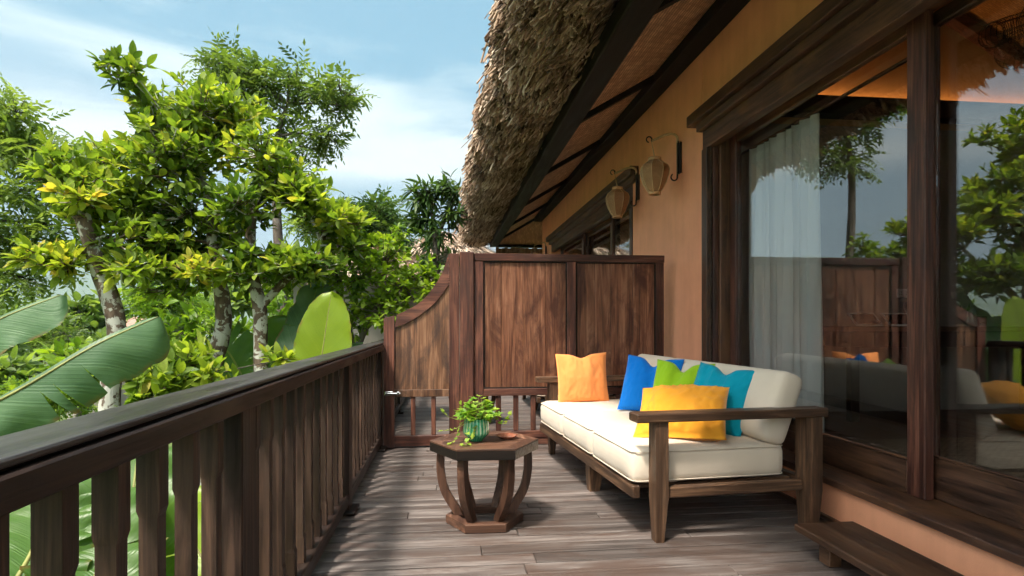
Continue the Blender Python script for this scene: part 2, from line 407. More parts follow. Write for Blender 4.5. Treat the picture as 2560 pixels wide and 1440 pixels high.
def banana_mat(name, c0, c1, rib, transl=0.35, rough=0.35):
    m, N, L, P = newmat(name)
    uv = N.new('ShaderNodeAttribute'); uv.attribute_name = 'luv'
    sep = N.new('ShaderNodeSeparateXYZ'); L.new(uv.outputs['Vector'], sep.inputs[0])
    ab = N.new('ShaderNodeMath'); ab.operation = 'ABSOLUTE'; L.new(sep.outputs[1], ab.inputs[0])
    sh = N.new('ShaderNodeMath'); sh.operation = 'MULTIPLY_ADD'; L.new(ab.outputs[0], sh.inputs[0]); sh.inputs[1].default_value = -0.18; L.new(sep.outputs[0], sh.inputs[2])
    cmb = N.new('ShaderNodeCombineXYZ'); L.new(sh.outputs[0], cmb.inputs[0])
    w = noise_n(N, L, cmb.outputs[0], 55, 2, 0.6); w2 = noise_n(N, L, cmb.outputs[0], 9, 2, 0.5)
    tc = N.new('ShaderNodeTexCoord'); n = noise_n(N, L, tc.outputs['Object'], 4, 4, 0.6)
    r = ramp(N, [(0.3, c0), (0.7, c1)]); L.new(mixc(N, L, 0.4, mixc(N, L, 0.5, w, w2), n), r.inputs[0])
    f = mapr(N, L, ab.outputs[0], 0.035, 0.02)
    ed = N.new('ShaderNodeMath'); ed.operation = 'MULTIPLY'; L.new(mapr(N, L, ab.outputs[0], 0.90, 1.0), ed.inputs[0]); L.new(mapr(N, L, noise_n(N, L, tc.outputs['Object'], 14, 4, 0.7), 0.42, 0.6), ed.inputs[1])
    col = mixc(N, L, f, mixc(N, L, ed.outputs[0], r.outputs[0], (0.22, 0.13, 0.04)), rib); L.new(col, P.inputs['Base Color'])
    P.inputs['Roughness'].default_value = rough; bump(N, L, w, P, 0.5, 0.006)
    tr = N.new('ShaderNodeBsdfTranslucent'); mx = N.new('ShaderNodeMixShader'); mx.inputs[0].default_value = transl
    L.new(mixc(N, L, 1.0, col, (1.5, 1.5, 0.5), 'MULTIPLY'), tr.inputs['Color'])
    L.new(P.outputs[0], mx.inputs[1]); L.new(tr.outputs[0], mx.inputs[2]); L.new(mx.outputs[0], N['Material Output'].inputs['Surface'])
    return m
M_BAN_BLUE = banana_mat('banana_leaf_waxy', (0.035, 0.10, 0.035), (0.15, 0.26, 0.125), (0.22, 0.34, 0.10), 0.28, 0.45)
M_BAN_GREEN = banana_mat('banana_leaf_green', (0.05, 0.13, 0.02), (0.11, 0.21, 0.035), (0.25, 0.33, 0.06), 0.4)
M_BAN_LIME = banana_mat('banana_leaf_young', (0.19, 0.30, 0.012), (0.29, 0.40, 0.022), (0.42, 0.46, 0.07), 0.45)

M_CHROME = plain('chrome', (0.75, 0.75, 0.78), 0.18, 1.0, var=0.03)
M_IRON = plain('wrought_iron', (0.02, 0.017, 0.015), 0.5, 0.6, 40, 0.3, 0.3)
M_ROPE = plain('rope', (0.52, 0.36, 0.21), 0.9, 0, 120, 0.3, 0.5)
M_WOODRING = plain('lantern_ring', (0.62, 0.34, 0.17), 0.5, 0, 30, 0.15)
M_BAMBOORIB = plain('lantern_rib', (0.60, 0.40, 0.21), 0.5, 0, 30, 0.15)
M_SOIL = plain('soil', (0.045, 0.03, 0.02), 0.95, 0, 40, 0.4, 0.6)
M_BLACKPL = plain('black_plastic', (0.012, 0.012, 0.013), 0.35, 0, 10, 0.2)
M_WHITE = plain('white_plastic', (0.72, 0.70, 0.68), 0.4, 0, 10, 0.04)
M_SCREEN = plain('dark_screen', (0.02, 0.02, 0.024), 0.08, 0, 3, 0.2)
M_WEATHER_SHEEN = plain('weathered_and_sheen_edge', (0.32, 0.28, 0.25), 0.75, 0, 60, 0.5, 0.4)  # pale jamb trim; on the table, reflected light put into one apron's colour
M_STEM = plain('ivy_stem', (0.22, 0.22, 0.06), 0.6, 0, 20, 0.3)

def glass_mat(name, tintc=(0.98, 0.99, 0.985), f0=0.17):
    m, N, L, P = newmat(name); N.remove(P)
    # reflectance from the angle on either face of the pane
    ge = N.new('ShaderNodeNewGeometry'); dt = N.new('ShaderNodeVectorMath'); dt.operation = 'DOT_PRODUCT'
    L.new(ge.outputs['Normal'], dt.inputs[0]); L.new(ge.outputs['Incoming'], dt.inputs[1])
    ab = N.new('ShaderNodeMath'); ab.operation = 'ABSOLUTE'; L.new(dt.outputs['Value'], ab.inputs[0])
    om = N.new('ShaderNodeMath'); om.operation = 'SUBTRACT'; om.inputs[0].default_value = 1.0; L.new(ab.outputs[0], om.inputs[1])
    pw = N.new('ShaderNodeMath'); pw.operation = 'POWER'; pw.inputs[1].default_value = 5.0; L.new(om.outputs[0], pw.inputs[0])
    fr = N.new('ShaderNodeMath'); fr.operation = 'MULTIPLY_ADD'; L.new(pw.outputs[0], fr.inputs[0]); fr.inputs[1].default_value = 1-f0; fr.inputs[2].default_value = f0
    tr = N.new('ShaderNodeBsdfTransparent'); tr.inputs['Color'].default_value = (*tintc, 1)
    gl = N.new('ShaderNodeBsdfGlossy'); gl.inputs['Roughness'].default_value = 0.003
    tcn = N.new('ShaderNodeTexCoord'); n = noise_n(N, L, tcn.outputs['Object'], 1.6, 2, 0.5)
    b = N.new('ShaderNodeBump'); b.inputs['Strength'].default_value = 0.02; b.inputs['Distance'].default_value = 0.01; L.new(n, b.inputs['Height']); L.new(b.outputs[0], gl.inputs['Normal'])
    mx = N.new('ShaderNodeMixShader'); L.new(fr.outputs[0], mx.inputs[0]); L.new(tr.outputs[0], mx.inputs[1]); L.new(gl.outputs[0], mx.inputs[2])
    L.new(mx.outputs[0], N['Material Output'].inputs['Surface']); return m
M_GLASS = glass_mat('window_glass')
def bottle_mat():
    m, N, L, P = newmat('bottle_glass'); P.inputs['Base Color'].default_value = (0.75, 0.9, 0.86, 1)
    P.inputs['Transmission Weight'].default_value = 0.9; P.inputs['Roughness'].default_value = 0.05; return m
M_BOTTLE = bottle_mat()
def curtain_mat():
    m, N, L, P = newmat('sheer_curtain'); P.inputs['Base Color'].default_value = (0.90, 0.89, 0.86, 1); P.inputs['Roughness'].default_value = 0.9
    tr = N.new('ShaderNodeBsdfTranslucent'); tr.inputs['Color'].default_value = (0.88, 0.87, 0.84, 1)
    mx = N.new('ShaderNodeMixShader'); mx.inputs[0].default_value = 0.35; L.new(P.outputs[0], mx.inputs[1]); L.new(tr.outputs[0], mx.inputs[2])
    vec, base, rnd = coords(N, L, (1, 1, 1), 0); bump(N, L, noise_n(N, L, vec, 300, 2, 0.5), P, 0.1, 0.002)
    L.new(mx.outputs[0], N['Material Output'].inputs['Surface']); return m
M_CURTAIN = curtain_mat()
def led_mat():
    m, N, L, P = newmat('warm_led'); P.inputs['Emission Color'].default_value = (1.0, 0.50, 0.17, 1); P.inputs['Emission Strength'].default_value = 5.0; return m
M_LED = led_mat()

# ------------------------------------------------------------------ ground, far hills, haze
def hgt(x, y):
    d = math.hypot(x, y)
    base = -1.55
    left = max(0.0, -x-2.0)
    base -= 0.16*min(left, 40)+0.05*max(0, left-40)*(1 if left < 400 else 400/left)
    base = max(base, -32)
    base += 0.5*mnoise.noise(Vector((x*0.15, y*0.15, 0.3)))*min(1, d/6)
    if d > 300:
        k = min(1.0, (d-300)/3800.0)
        n = mnoise.fractal(Vector((x/2600.0, y/2600.0, 1.7)), 1.0, 2.0, 6)
        n2 = mnoise.fractal(Vector((x/900.0, y/900.0, 5.1)), 1.0, 2.0, 5)
        ridge = 250+260*n+60*n2
        base += max(0, ridge)*(k*k*(3-2*k))
    return base
def ground_mat():
    m, N, L, P = newmat('hillside')
    tc = N.new('ShaderNodeTexCoord'); v = tc.outputs['Object']
    a = noise_n(N, L, v, 0.9, 8, 0.7); b = noise_n(N, L, v, 0.06, 6, 0.6)
    r = ramp(N, [(0.3, (0.028, 0.055, 0.012)), (0.5, (0.07, 0.11, 0.022)), (0.62, (0.11, 0.12, 0.035)), (0.75, (0.17, 0.09, 0.045))])
    L.new(mixc(N, L, 0.45, a, b), r.inputs[0]); L.new(r.outputs[0], P.inputs['Base Color']); P.inputs['Roughness'].default_value = 0.95
    bump(N, L, a, P, 0.8, 0.2); return m
def build_ground():
    nr, na = 120, 220
    rad = np.concatenate([[0.0], np.geomspace(1.5, 7000, nr-1)])
    V = []; F = []
    for r in rad:
        for k in range(na):
            a = 2*math.pi*k/na; x = r*math.cos(a); y = r*math.sin(a)
            V.append((x, y, hgt(x, y)))
    for i in range(nr-1):
        for k in range(na):
            F.append((i*na+k, i*na+(k+1) % na, (i+1)*na+(k+1) % na, (i+1)*na+k))
    o = obj('ground', mesh_arr('ground', V, np.array(F), True), ground_mat()); tag(o, kind='structure')
    return max(v[2] for v in V), min(v[2] for v in V)
ZMAX, ZMIN = build_ground()
def build_haze():
    m = bpy.data.materials.new('haze_air'); m.use_nodes = True; N = m.node_tree.nodes; L = m.node_tree.links
    N.remove(N['Principled BSDF']); v = N.new('ShaderNodeVolumePrincipled')
    v.inputs['Color'].default_value = (0.68, 0.84, 1.0, 1); v.inputs['Density'].default_value = 0.00022; v.inputs['Anisotropy'].default_value = 0.0
    L.new(v.outputs[0], N['Material Output'].inputs['Volume'])
    o = obj('haze', box((-7300, -7300, ZMIN-1), (7300, 7300, ZMAX+15), 0), m); tag(o, 'pale blue haze filling the valley air', 'haze', kind='stuff')
build_haze()

# ------------------------------------------------------------------ deck
def build_deck():
    d = bpy.data.objects.new('deck', None); COL.objects.link(d); tag(d, kind='structure')
    shapes = {}
    y = -0.9; i = 0
    while y < 13.0:
        w = random.choice((0.112, 0.118, 0.124))
        x0, x1 = -0.70, 2.124
        cuts = [x0]
        if y < 5.4:
            c = x0+random.uniform(0.35, 1.3)
            if random.random() < 0.75: cuts.append(c)
            c2 = c+random.uniform(0.7, 1.3)
            if c2 < 1.9 and random.random() < 0.6: cuts.append(c2)
        cuts.append(x1)
        for a, b in zip(cuts[:-1], cuts[1:]):
            dz = random.uniform(-0.0018, 0.0018)
            me = box((a+0.0012, y, -0.03), (b-0.0012, y+w-0.010, 0), 0.004)
            o = obj('plank', me, W_DECK, d, (0, 0, dz))
        y += w; i += 1
    obj('gap_shade_sheet', box((-0.69, -0.9, -0.06), (2.12, 13.0, -0.0335), 0), W_BLACK[0], d)  # black sheet added below the planks to darken the gaps like shade
    for x in (-0.66, 0.2, 1.1, 2.0):
        obj('joist', box((x, -0.9, -0.16), (x+0.06, 13.0, -0.0605), 0), W_BLACK[1], d)
    obj('fascia_board', box((-0.725, -0.9, -0.22), (-0.7022, 13.0, -0.002), 0.003), W_RAIL[1], d)
build_deck()

# ------------------------------------------------------------------ railing
def baluster_mesh(h0, h1):
    """square bar with chamfered notches near its top and foot (waisted corners)"""
    bm = bmesh.new()
    X0, X1, D = -0.0225, 0.0225, 0.02
    L = h1-h0; n = 0.0045
    prof = [(0.0, 0), (0.10, 0), (0.115, n), (L-0.155, n), (L-0.14, 0), (L, 0)]
    rings = []
    for z, c in prof:
        rings.append([bm.verts.new(p) for p in ((X0+c, -D+c*0.3, z), (X1-c, -D+c*0.3, z), (X1-c, D-c*0.3, z), (X0+c, D-c*0.3, z))])
    for a, b in zip(rings[:-1], rings[1:]):
        for k in range(4): bm.faces.new((a[k], a[(k+1) % 4], b[(k+1) % 4], b[k]))
    bm.faces.new(rings[0][::-1]); bm.faces.new(rings[-1])
    return bm_mesh('baluster', bm)
def build_railing(y0, y1, posts, first, label):
    t = thing('deck_railing', label, 'railing', (-0.605, y0, 0), group=None)
    ln = y1-y0
    cap = prism([(-0.068, 0.917), (0.054, 0.917), (0.056, 0.925), (0.052, 0.93), (-0.062, 0.93), (-0.068, 0.925)], 1, 0, ln, 0.0012)
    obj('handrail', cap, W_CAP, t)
    obj('groove_strip', box((-0.055, 0, 0.9115), (0.046, ln, 0.9168), 0), W_BLACK[1], t)
    obj('under_rail', box((-0.06, 0, 0.862), (0.066, ln, 0.9112), 0.004), W_RAIL[1], t)
    obj('bottom_rail', box((-0.045, 0, 0.052), (0.05, ln, 0.122), 0.005), W_RAIL[1], t)
    bmesh_ = baluster_mesh(0.1225, 0.8618); bmesh_.materials.append(W_BAL)
    y = first
    while y < y1-0.03:
        if all(abs(y-p) > 0.10 for p in posts):
            o = obj('baluster', bmesh_, None, t, (0.008+random.uniform(-0.0015, 0.0015), y-y0, 0.1225), (0, 0, random.uniform(-0.02, 0.02)))
        y += 0.1535
    for p in posts:
        a = max(0.0, p-0.058-y0); b = min(ln, p+0.058-y0)
        o = obj('post', box((-0.052, a, 0.022), (0.053, b, 0.8619), 0.004), W_RAIL[2], t)
        obj('base_plate', box((-0.085, a-0.03 if a > 0 else 0, 0.0022), (0.092, b+0.03, 0.022), 0.006), W_RAIL[1], o)
build_railing(-1.2, 5.325, [-0.14, 1.757, 3.56, 5.262], -1.16, 'dark stained wooden railing with square balusters along the terrace edge')
build_railing(5.46, 13.0, [5.52, 7.4, 9.25, 11.1, 12.94], 5.62, 'far stretch of dark wooden railing seen through the gate slats')

# ------------------------------------------------------------------ privacy screen with gate
GY = 5.334
def build_screen():
    t = thing('privacy_screen', 'tall brown plank privacy screen standing behind the sofa', 'screen', (0.25, GY, 0))
    ox = 0.25
    def b(name, x0, x1, z0, z1, y0=0.0, y1=0.05, mat=None, bev=0.004, parent=t):
        return obj(name, box((x0-ox, y0, z0), (x1-ox, y1, z1), bev), mat, parent)
    b('post', 0.121, 0.247, 0.0, 1.735, -0.03, 0.075, W_FRAME[2], 0.006)
    b('stile', 0.2485, 0.332, 0.0, 1.6585, 0, 0.05, W_FRAME[2]); b('stile', 1.096, 1.177, 0.5125, 1.6585, 0, 0.05, W_FRAME[2]); b('stile', 1.931, 2.008, 0.0, 1.6585, 0, 0.05, W_FRAME[2])
    b('top_rail', 0.2485, 2.012, 1.66, 1.727, -0.004, 0.054, W_FRAME[0])
    b('mid_rail', 0.3335, 1.9295, 0.448, 0.511, -0.002, 0.052, W_FRAME[0])
    b('bottom_rail', 0.3335, 1.9295, 0.065, 0.128, -0.002, 0.052, W_FRAME[0])
    b('base_board', 0.3335, 1.9295, 0.004, 0.0635, 0.004, 0.046, W_FRAME[0])
    p1 = [0.333, 0.497, 0.697, 0.90, 1.0955]; p2 = [1.1775, 1.36, 1.512, 1.72, 1.9305]
    for p in (p1, p2):
        for a, c in zip(p[:-1], p[1:]):
            b('plank', a+0.0002, c-0.0002, 0.5125, 1.6585, 0.018+random.uniform(-0.0015, 0.0015), 0.034, W_PANEL, 0.0035)
    for p in (p1, p2):      # slim beads round the panels
        b('bead', p[0]+0.0005, p[0]+0.012, 0.526, 1.6455, 0.004, 0.0168, W_BLACK[2], 0.002); b('bead', p[-1]-0.012, p[-1]-0.0005, 0.526, 1.6455, 0.004, 0.0168, W_BLACK[2], 0.002)
        b('bead', p[0]+0.0005, p[-1]-0.0005, 1.6465, 1.6575, 0.004, 0.0168, W_BLACK[0], 0.002); b('bead', p[0]+0.0005, p[-1]-0.0005, 0.5135, 0.5245, 0.004, 0.0168, W_BLACK[0], 0.002)
    sl = box((-0.0235, 0.01, 0.1285), (0.0235, 0.04, 0.4475), 0.006); sl.materials.append(W_FRAME[2])
    x = 0.47
    while x < 1.9:
        obj('slat', sl, None, t, (x-ox, 0, 0)); x += 0.158
    # gate
    g = thing('garden_gate', 'narrow wooden gate with a swept curved top beside the railing', 'gate', (0.115, GY, 0))
    gx = 0.115
    outer = [(-0.545, 1.146), (-0.455, 1.166), (-0.35, 1.214), (-0.243, 1.275), (-0.146, 1.371), (-0.07, 1.482), (-0.02, 1.585), (0.02, 1.722)]
    inner = [(-0.452, 1.062), (-0.345, 1.1), (-0.205, 1.19), (-0.093, 1.287), (0.026, 1.444)]
    co = [(p.x, p.z) for p in catmull([(a, 0, c) for a, c in outer], 4)]
    ci = [(p.x, p.z) for p in catmull([(a, 0, c) for a, c in inner], 5)]
    def gz(x):   # inner curve height
        for (a, za), (c, zc) in zip(ci[:-1], ci[1:]):
            if a <= x <= c: return za+(zc-za)*(x-a)/(c-a)
        return ci[0][1] if x < ci[0][0] else ci[-1][1]
    def gprism(name, poly, y0, y1, mat, bev=0.003):
        return obj(name, prism([(x-gx, z) for x, z in poly], 1, y0, y1, bev), mat, g)
    kl = [p for p in co if p[0] <= -0.454]
    gprism('stile', [(-0.545, 0.004), (-0.4535, 0.004), (-0.4535, kl[-1][1])]+kl[::-1], -0.002, 0.052, W_FRAME[2])
    top = [p for p in co if -0.4525 <= p[0] <= 0.0185]
    gprism('curved_rail', [(ci[0][0], ci[0][1])]+ci[1:]+[(0.0265, 1.7)]+[(0.0265, 1.722)]+top[::-1], 0.0, 0.05, W_FRAME[0], 0.0)
    gprism('stile', [(0.028, 0.004), (0.117, 0.004), (0.117, 1.722), (0.028, 1.722)], -0.002, 0.052, W_FRAME[2])
    gprism('mid_rail', [(-0.4525, 0.448), (0.027, 0.448), (0.027, 0.511), (-0.4525, 0.511)], -0.001, 0.051, W_GATE)
    gprism('bottom_rail', [(-0.4525, 0.012), (0.027, 0.012), (0.027, 0.104), (-0.4525, 0.104)], -0.001, 0.051, W_FRAME[0])
    bx = [-0.4525, -0.255, -0.105, 0.027]
    for a, c in zip(bx[:-1], bx[1:]):
        a += 0.0002; c -= 0.0002
        xs = np.linspace(a, c, 7)
        gprism('plank', [(a, 0.5125), (c, 0.5125)]+[(x, gz(x)-0.0015) for x in xs[::-1]], 0.016, 0.034, W_GATE, 0.0)
    gs = box((-0.02, 0.01, 0.1045), (0.02, 0.04, 0.4475), 0.006); gs.materials.append(W_FRAME[2])
    for x in (-0.29, -0.11): obj('slat', gs, None, g, (x-gx, 0, 0))
    la = obj('latch', box((-0.536-gx, -0.012, 0.462), (-0.462-gx, -0.0025, 0.50), 0.004), M_CHROME, g)
    V, F = tube_arr([(-0.53-gx, -0.02, 0.481), (-0.40-gx, -0.02, 0.481)], [0.009, 0.009], 10); obj('bolt', mesh_arr('bolt', V, F, True), M_CHROME, la)
    obj('keeper', box((-0.43-gx, -0.03, 0.466), (-0.405-gx, -0.002, 0.498), 0.004), M_CHROME, la)
build_screen()

# ------------------------------------------------------------------ house
WX = 2.128
H = thing('villa', 'long orange plastered villa with dark timber sliding doors and thatched roof', 'house', (WX, 4.0, 0))
def hb(name, lo, hi, mat, bev=0.003, parent=None, seg=1):
    o = WX, 4.0, 0
    me = box((lo[0]-o[0], lo[1]-o[1], lo[2]), (hi[0]-o[0], hi[1]-o[1], hi[2]), bev, seg)
    return obj(name, me, mat, parent or H)
def hprism(name, poly, axis, a, b, mat, parent=None):
    off = [WX, 4.0, 0]; o2 = [v for i, v in enumerate(off) if i != axis]
    me = prism([(p[0]-o2[0], p[1]-o2[1]) for p in poly], axis, a-off[axis], b-off[axis])
    return obj(name, me, mat, parent or H)
def build_house():
    # walls
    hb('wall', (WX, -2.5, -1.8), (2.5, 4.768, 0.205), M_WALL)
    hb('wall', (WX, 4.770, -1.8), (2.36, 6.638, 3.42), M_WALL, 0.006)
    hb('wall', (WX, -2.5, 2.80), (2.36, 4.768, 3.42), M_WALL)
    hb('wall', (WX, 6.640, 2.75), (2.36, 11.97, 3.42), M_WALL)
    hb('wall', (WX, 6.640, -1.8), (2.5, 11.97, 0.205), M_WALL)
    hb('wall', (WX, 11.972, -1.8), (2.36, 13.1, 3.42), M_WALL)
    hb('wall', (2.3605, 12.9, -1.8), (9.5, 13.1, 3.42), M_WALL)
    hb('skirting', (2.10, -0.9, 0.0025), (2.1265, 13.0, 0.026), W_DARK[1])
    # sill
    hb('sill', (2.098, -2.5, 0.2065), (2.52, 4.766, 0.245), W_DARK[1], 0.005)
    hb('sill', (2.098, 6.642, 0.2065), (2.52, 11.968, 0.245), W_DARK[1], 0.005)
    # lintels, stepped
    for y0, y1 in ((-2.5, 4.87), (6.43, 12.05)):
        li = hb('lintel', (2.03, y0, 2.757), (2.1265, y1, 2.85), W_DARK[1], 0.005)
        hb('lintel_step', (2.072, y0, 2.69), (2.1275, y1-0.10, 2.7555), W_DARK[1], 0.004, li)
        hb('lintel_step', (2.1285, y0, 2.545), (2.21, y1-0.102, 2.7485), W_DARK[1], 0.004, li)
        hb('header', (2.2115, y0, 2.615), (2.36, y1-0.102, 2.7485), W_DARK[1], 0.004, li)
    # jambs beside the plaster pier
    for s, ye in ((-1, 4.7685), (1, 6.6395)):
        def jb(name, x0, x1, d0, d1, m):
            a, b = (ye-d1, ye-d0) if s < 0 else (ye+d0, ye+d1)
            hb(name, (x0, a, 0.2465), (x1, b, 2.543 if x1 < 2.215 else 2.6135), m, 0.004)
        jb('jamb', 2.118, 2.155, 0.0, 0.10, W_DARK[2])
        jb('jamb_trim', 2.1555, 2.168, 0.0, 0.085, M_WEATHER_SHEEN)
        jb('jamb', 2.1685, 2.2105, 0.0, 0.12, W_FRAME[2])
        jb('jamb', 2.2115, 2.36, 0.0, 0.155, W_DARK[2])
    # sliding doors: far panel (front track) and near panel (rear track)
    def door(x, y0, y1, label=None, lower=0.17):
        d = bpy.data.objects.new('sliding_door', None); COL.objects.link(d); d.parent = H; d.location = (x-WX, y0-4.0, 0.246)
        w = y1-y0; hh = 2.6135-0.246
        def p(name, a, b, z0, z1, m, x0=0.0, x1=0.05): return obj(name, box((x0, a, z0), (x1, b, z1), 0.005), m, d)
        p('stile', 0, 0.115, 0, hh, W_FRAME[2]); p('stile', w-0.10, w, 0, hh, W_FRAME[2])
        p('bottom_rail', 0.1155, w-0.1005, 0, lower, W_DARK[1], 0.004, 0.046)
        p('top_rail', 0.1155, w-0.1005, hh-0.07, hh, W_DARK[1], 0.004, 0.046)
        p('bead', 0.1155, w-0.1005, lower+0.0005, lower+0.014, W_DARK[1], 0.0, 0.018)
        obj('glass_pane', box((0.022, 0.116, lower+0.0145), (0.028, w-0.101, hh-0.0705), 0), M_GLASS, d)
    door(2.288, 2.63, 4.61)
    door(2.352, 0.62, 2.76, lower=0.20)
    door(2.352, -1.5, 0.6, lower=0.20)
    door(2.288, 6.80, 8.15); door(2.352, 8.05, 9.9); door(2.288, 9.8, 11.8)
    # floor and inner walls
    hb('inner_floor', (2.5205, -2.5, 0.05), (9.5, 12.85, 0.225), W_STEP)
    hb('gable_wall', (2.3605, 5.5, 0.226), (9.5, 5.62, 3.05), M_GREYWALL)
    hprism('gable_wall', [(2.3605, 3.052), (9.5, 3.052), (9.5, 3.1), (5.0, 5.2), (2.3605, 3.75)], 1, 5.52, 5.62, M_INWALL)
    cb = hb('cove_beam', (2.3605, 5.36, 3.12), (9.5, 5.518, 3.295), W_BLACK[0])
    hb('led_strip', (2.5, 5.44, 3.297), (9.4, 5.47, 3.305), M_LED, 0, cb)
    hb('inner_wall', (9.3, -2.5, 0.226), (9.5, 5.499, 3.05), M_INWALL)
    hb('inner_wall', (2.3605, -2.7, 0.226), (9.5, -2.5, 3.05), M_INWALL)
    # woven inner ceiling, two slopes and ridge
    hprism('inner_ceiling', [(4.995, 4.30), (9.4, 1.92), (9.4, 1.95), (4.995, 4.33)], 1, -2.5, 5.49, M_WEAVE_IN)
    hprism('inner_ceiling', [(2.365, 2.80), (4.90, 4.27), (4.90, 4.30), (2.365, 2.83)], 1, -2.5, 5.49, M_WEAVE_IN)
    hb('ridge_beam', (4.86, -2.4, 4.12), (5.03, 5.36, 4.295), W_FRAME[1])
    rot = Matrix.Rotation(R(28.4), 3, 'Y')
    me = box((5.03-WX, 5.40-4, 4.13), (9.6-WX, 5.515-4, 4.235), 0.004, rot=rot, piv=(5.03-WX, 1.45, 4.235)); obj('rafter', me, W_FRAME[0], H)
    # roof underside
    rf = bpy.data.objects.new('roof', None); COL.objects.link(rf); rf.parent = H
    hb('fascia_beam', (1.06, -2.5, 2.955), (1.25, 14.5, 3.10), W_BLACK[1], 0.01, rf)
    hb('wall_plate', (1.955, -2.5, 3.36), (2.1275, 13.15, 3.50), W_BLACK[1], 0.008, rf)
    ys = [-2.5, -0.5, 1.5, 3.5, 5.5, 7.5, 9.55, 11.5, 13.3]
    ang = math.atan2(0.44, 0.74)
    for y in ys:
        r_ = Matrix.Rotation(-ang, 3, 'Y')
        me = box((1.21-WX, y-0.04-4, 2.955), (2.12-WX, y+0.04-4, 3.02), 0.005, rot=r_, piv=(1.21-WX, y-4, 2.955)); obj('rafter', me, W_BLACK[0], rf)
    yy = ys+[14.45]
    for a, b in zip(yy[:-1], yy[1:]):
        hprism('woven_panel', [(1.2505, 3.035), (2.0, 3.482), (2.0, 3.492), (1.2505, 3.045)], 1, a+0.001, b-0.001, M_WEAVE, rf)
    hprism('woven_panel', [(14.45, 3.02), (12.6, 4.12), (12.6, 4.13), (14.45, 3.03)], 0, 1.2505, 6.0, M_WEAVE, rf)
    hb('end_beam', (1.2505, 14.452, 2.955), (9.0, 14.6, 3.10), W_BLACK[0], 0.01, rf)
    # thatch body
    poly = [(1.03, 3.145), (0.75, 3.13), (0.55, 3.17), (0.44, 3.26), (0.43, 3.34), (5.2, 6.5), (10.2, 3.3), (10.2, 3.0), (5.2, 5.95), (1.26, 3.30), (1.05, 3.20)]
    hprism('thatch_core', poly, 1, -2.6, 14.6, M_THATCH_D, rf)
    # straw
    prof = np.array([(1.0, 3.12), (0.92, 3.06), (0.76, 3.035), (0.59, 3.07), (0.475, 3.15), (0.40, 3.27), (0.415, 3.39), (0.58, 3.54), (0.9, 3.77)])
    seg = np.linalg.norm(np.diff(prof, axis=0), axis=1); cum = np.concatenate([[0], np.cumsum(seg)]); tot = cum[-1]
    nt, per = 2600, 32                                   # bunches of straw
    ty = np.where(rng.random(nt) < 0.9, 2.6*np.exp(rng.random(nt)*math.log(14.7/2.6)), -2.6+5.2*rng.random(nt))
    ts_ = rng.random(nt)**0.85*tot; tsn = ts_/tot; ttop = np.clip((tsn-0.56)/0.1, 0, 1); tedge = np.clip(tsn/0.12, 0, 1)
    tcl = (0.05*np.sin(ty*5.1+2.2*np.sin(ty*1.7)+tsn*5)+0.035*np.sin(ty*11.3+tsn*14+1.3*np.sin(ty*3.1))+rng.normal(0, 0.028, nt))*tedge
    tD = np.stack([-0.55-0.30*ttop, 0.16*np.sin(ty*6.2+tsn*9), -0.80+0.34*ttop], 1)+rng.normal(0, 0.15, (nt, 3))
    tP = np.stack([np.interp(ts_, cum, prof[:, 0])-0.55*tcl-0.03*np.sin(ty*0.9)*tedge, ty, np.interp(ts_, cum, prof[:, 1])-0.75*tcl], 1)
    tT = rng.normal(0.55, 0.15, nt)+0.2*ttop
    n = nt*per; rp = lambda q: np.repeat(q, per, axis=0)
    y = rp(ty); sn = rp(tsn); top = rp(ttop)
    D = rp(tD)+rng.normal(0, 0.11, (n, 3)); D /= np.linalg.norm(D, axis=1)[:, None]
    rad = (0.045*(1+0.06*np.clip(y-4, 0, 10)))[:, None]
    P = rp(tP)+rng.normal(0, 1, (n, 3))*rad*np.array([0.8, 1.0, 0.55])
    stray = (rng.random(n) < 0.06)*rng.uniform(0.02, 0.10, n)
    Ln = rng.uniform(0.16, 0.34, n); ext = rng.uniform(0.0, 0.035, n)+stray
    A = P-D*Ln[:, None]; B = P+D*ext[:, None]
    rv = rng.normal(size=(n, 3)); U = np.cross(D, rv); U /= np.linalg.norm(U, axis=1)[:, None]; Wv = np.cross(D, U)
    w = rng.uniform(0.003, 0.009, n)*(1+0.05*np.clip(y-4, 0, 10)); h = w*rng.uniform(0.25, 0.6, n)
    q = [(1, 1), (-1, 1), (-1, -1), (1, -1)]
    V = np.empty((n, 8, 3))
    for k, (a, b) in enumerate(q):
        off = U*(a*w)[:, None]+Wv*(b*h)[:, None]
        V[:, k] = A+off*0.8; V[:, 4+k] = B+off
    Fq = np.array([(0, 1, 5, 4), (1, 2, 6, 5), (2, 3, 7, 6), (3, 0, 4, 7), (4, 5, 6, 7)])
    F = (np.arange(n)[:, None, None]*8+Fq[None]).reshape(-1, 4)
    t = np.clip(rp(tT)+rng.normal(0, 0.17, n), 0, 1); t = np.repeat(t, 8)
    V = V.reshape(-1, 3)-np.array([WX, 4.0, 0])
    o = obj('straw', mesh_arr('straw', V, F, False, t), M_THATCH, rf); tag(o, kind='stuff')
    # neighbour interior backing
    hb('inner_wall', (4.4, 5.63, 0.226), (4.5, 12.85, 3.0), M_GREYWALL)
build_house()

def build_blind():
    t = thing('bamboo_blind', 'brown bamboo blind hanging under the far end of the eave', 'blind', (1.2, 14.40, 2.0))
    me = box((0, 0, 0), (0.075, 0.02, 0.95), 0.006); me.materials.append(M_BLIND)
    for k in range(25): obj('slat', me, None, t, (k*0.073, 0.022*(k % 2), random.uniform(-0.03, 0.0)))
    obj('head_rail', box((-0.02, -0.03, 0.9505), (1.85, 0.04, 0.99), 0.004), W_BLACK[0], t)
M_BLIND = wood('bamboo_slat', 2, (0.07, 0.04, 0.02), (0.20, 0.12, 0.06), (0.34, 0.22, 0.12), 0.5)
build_blind()
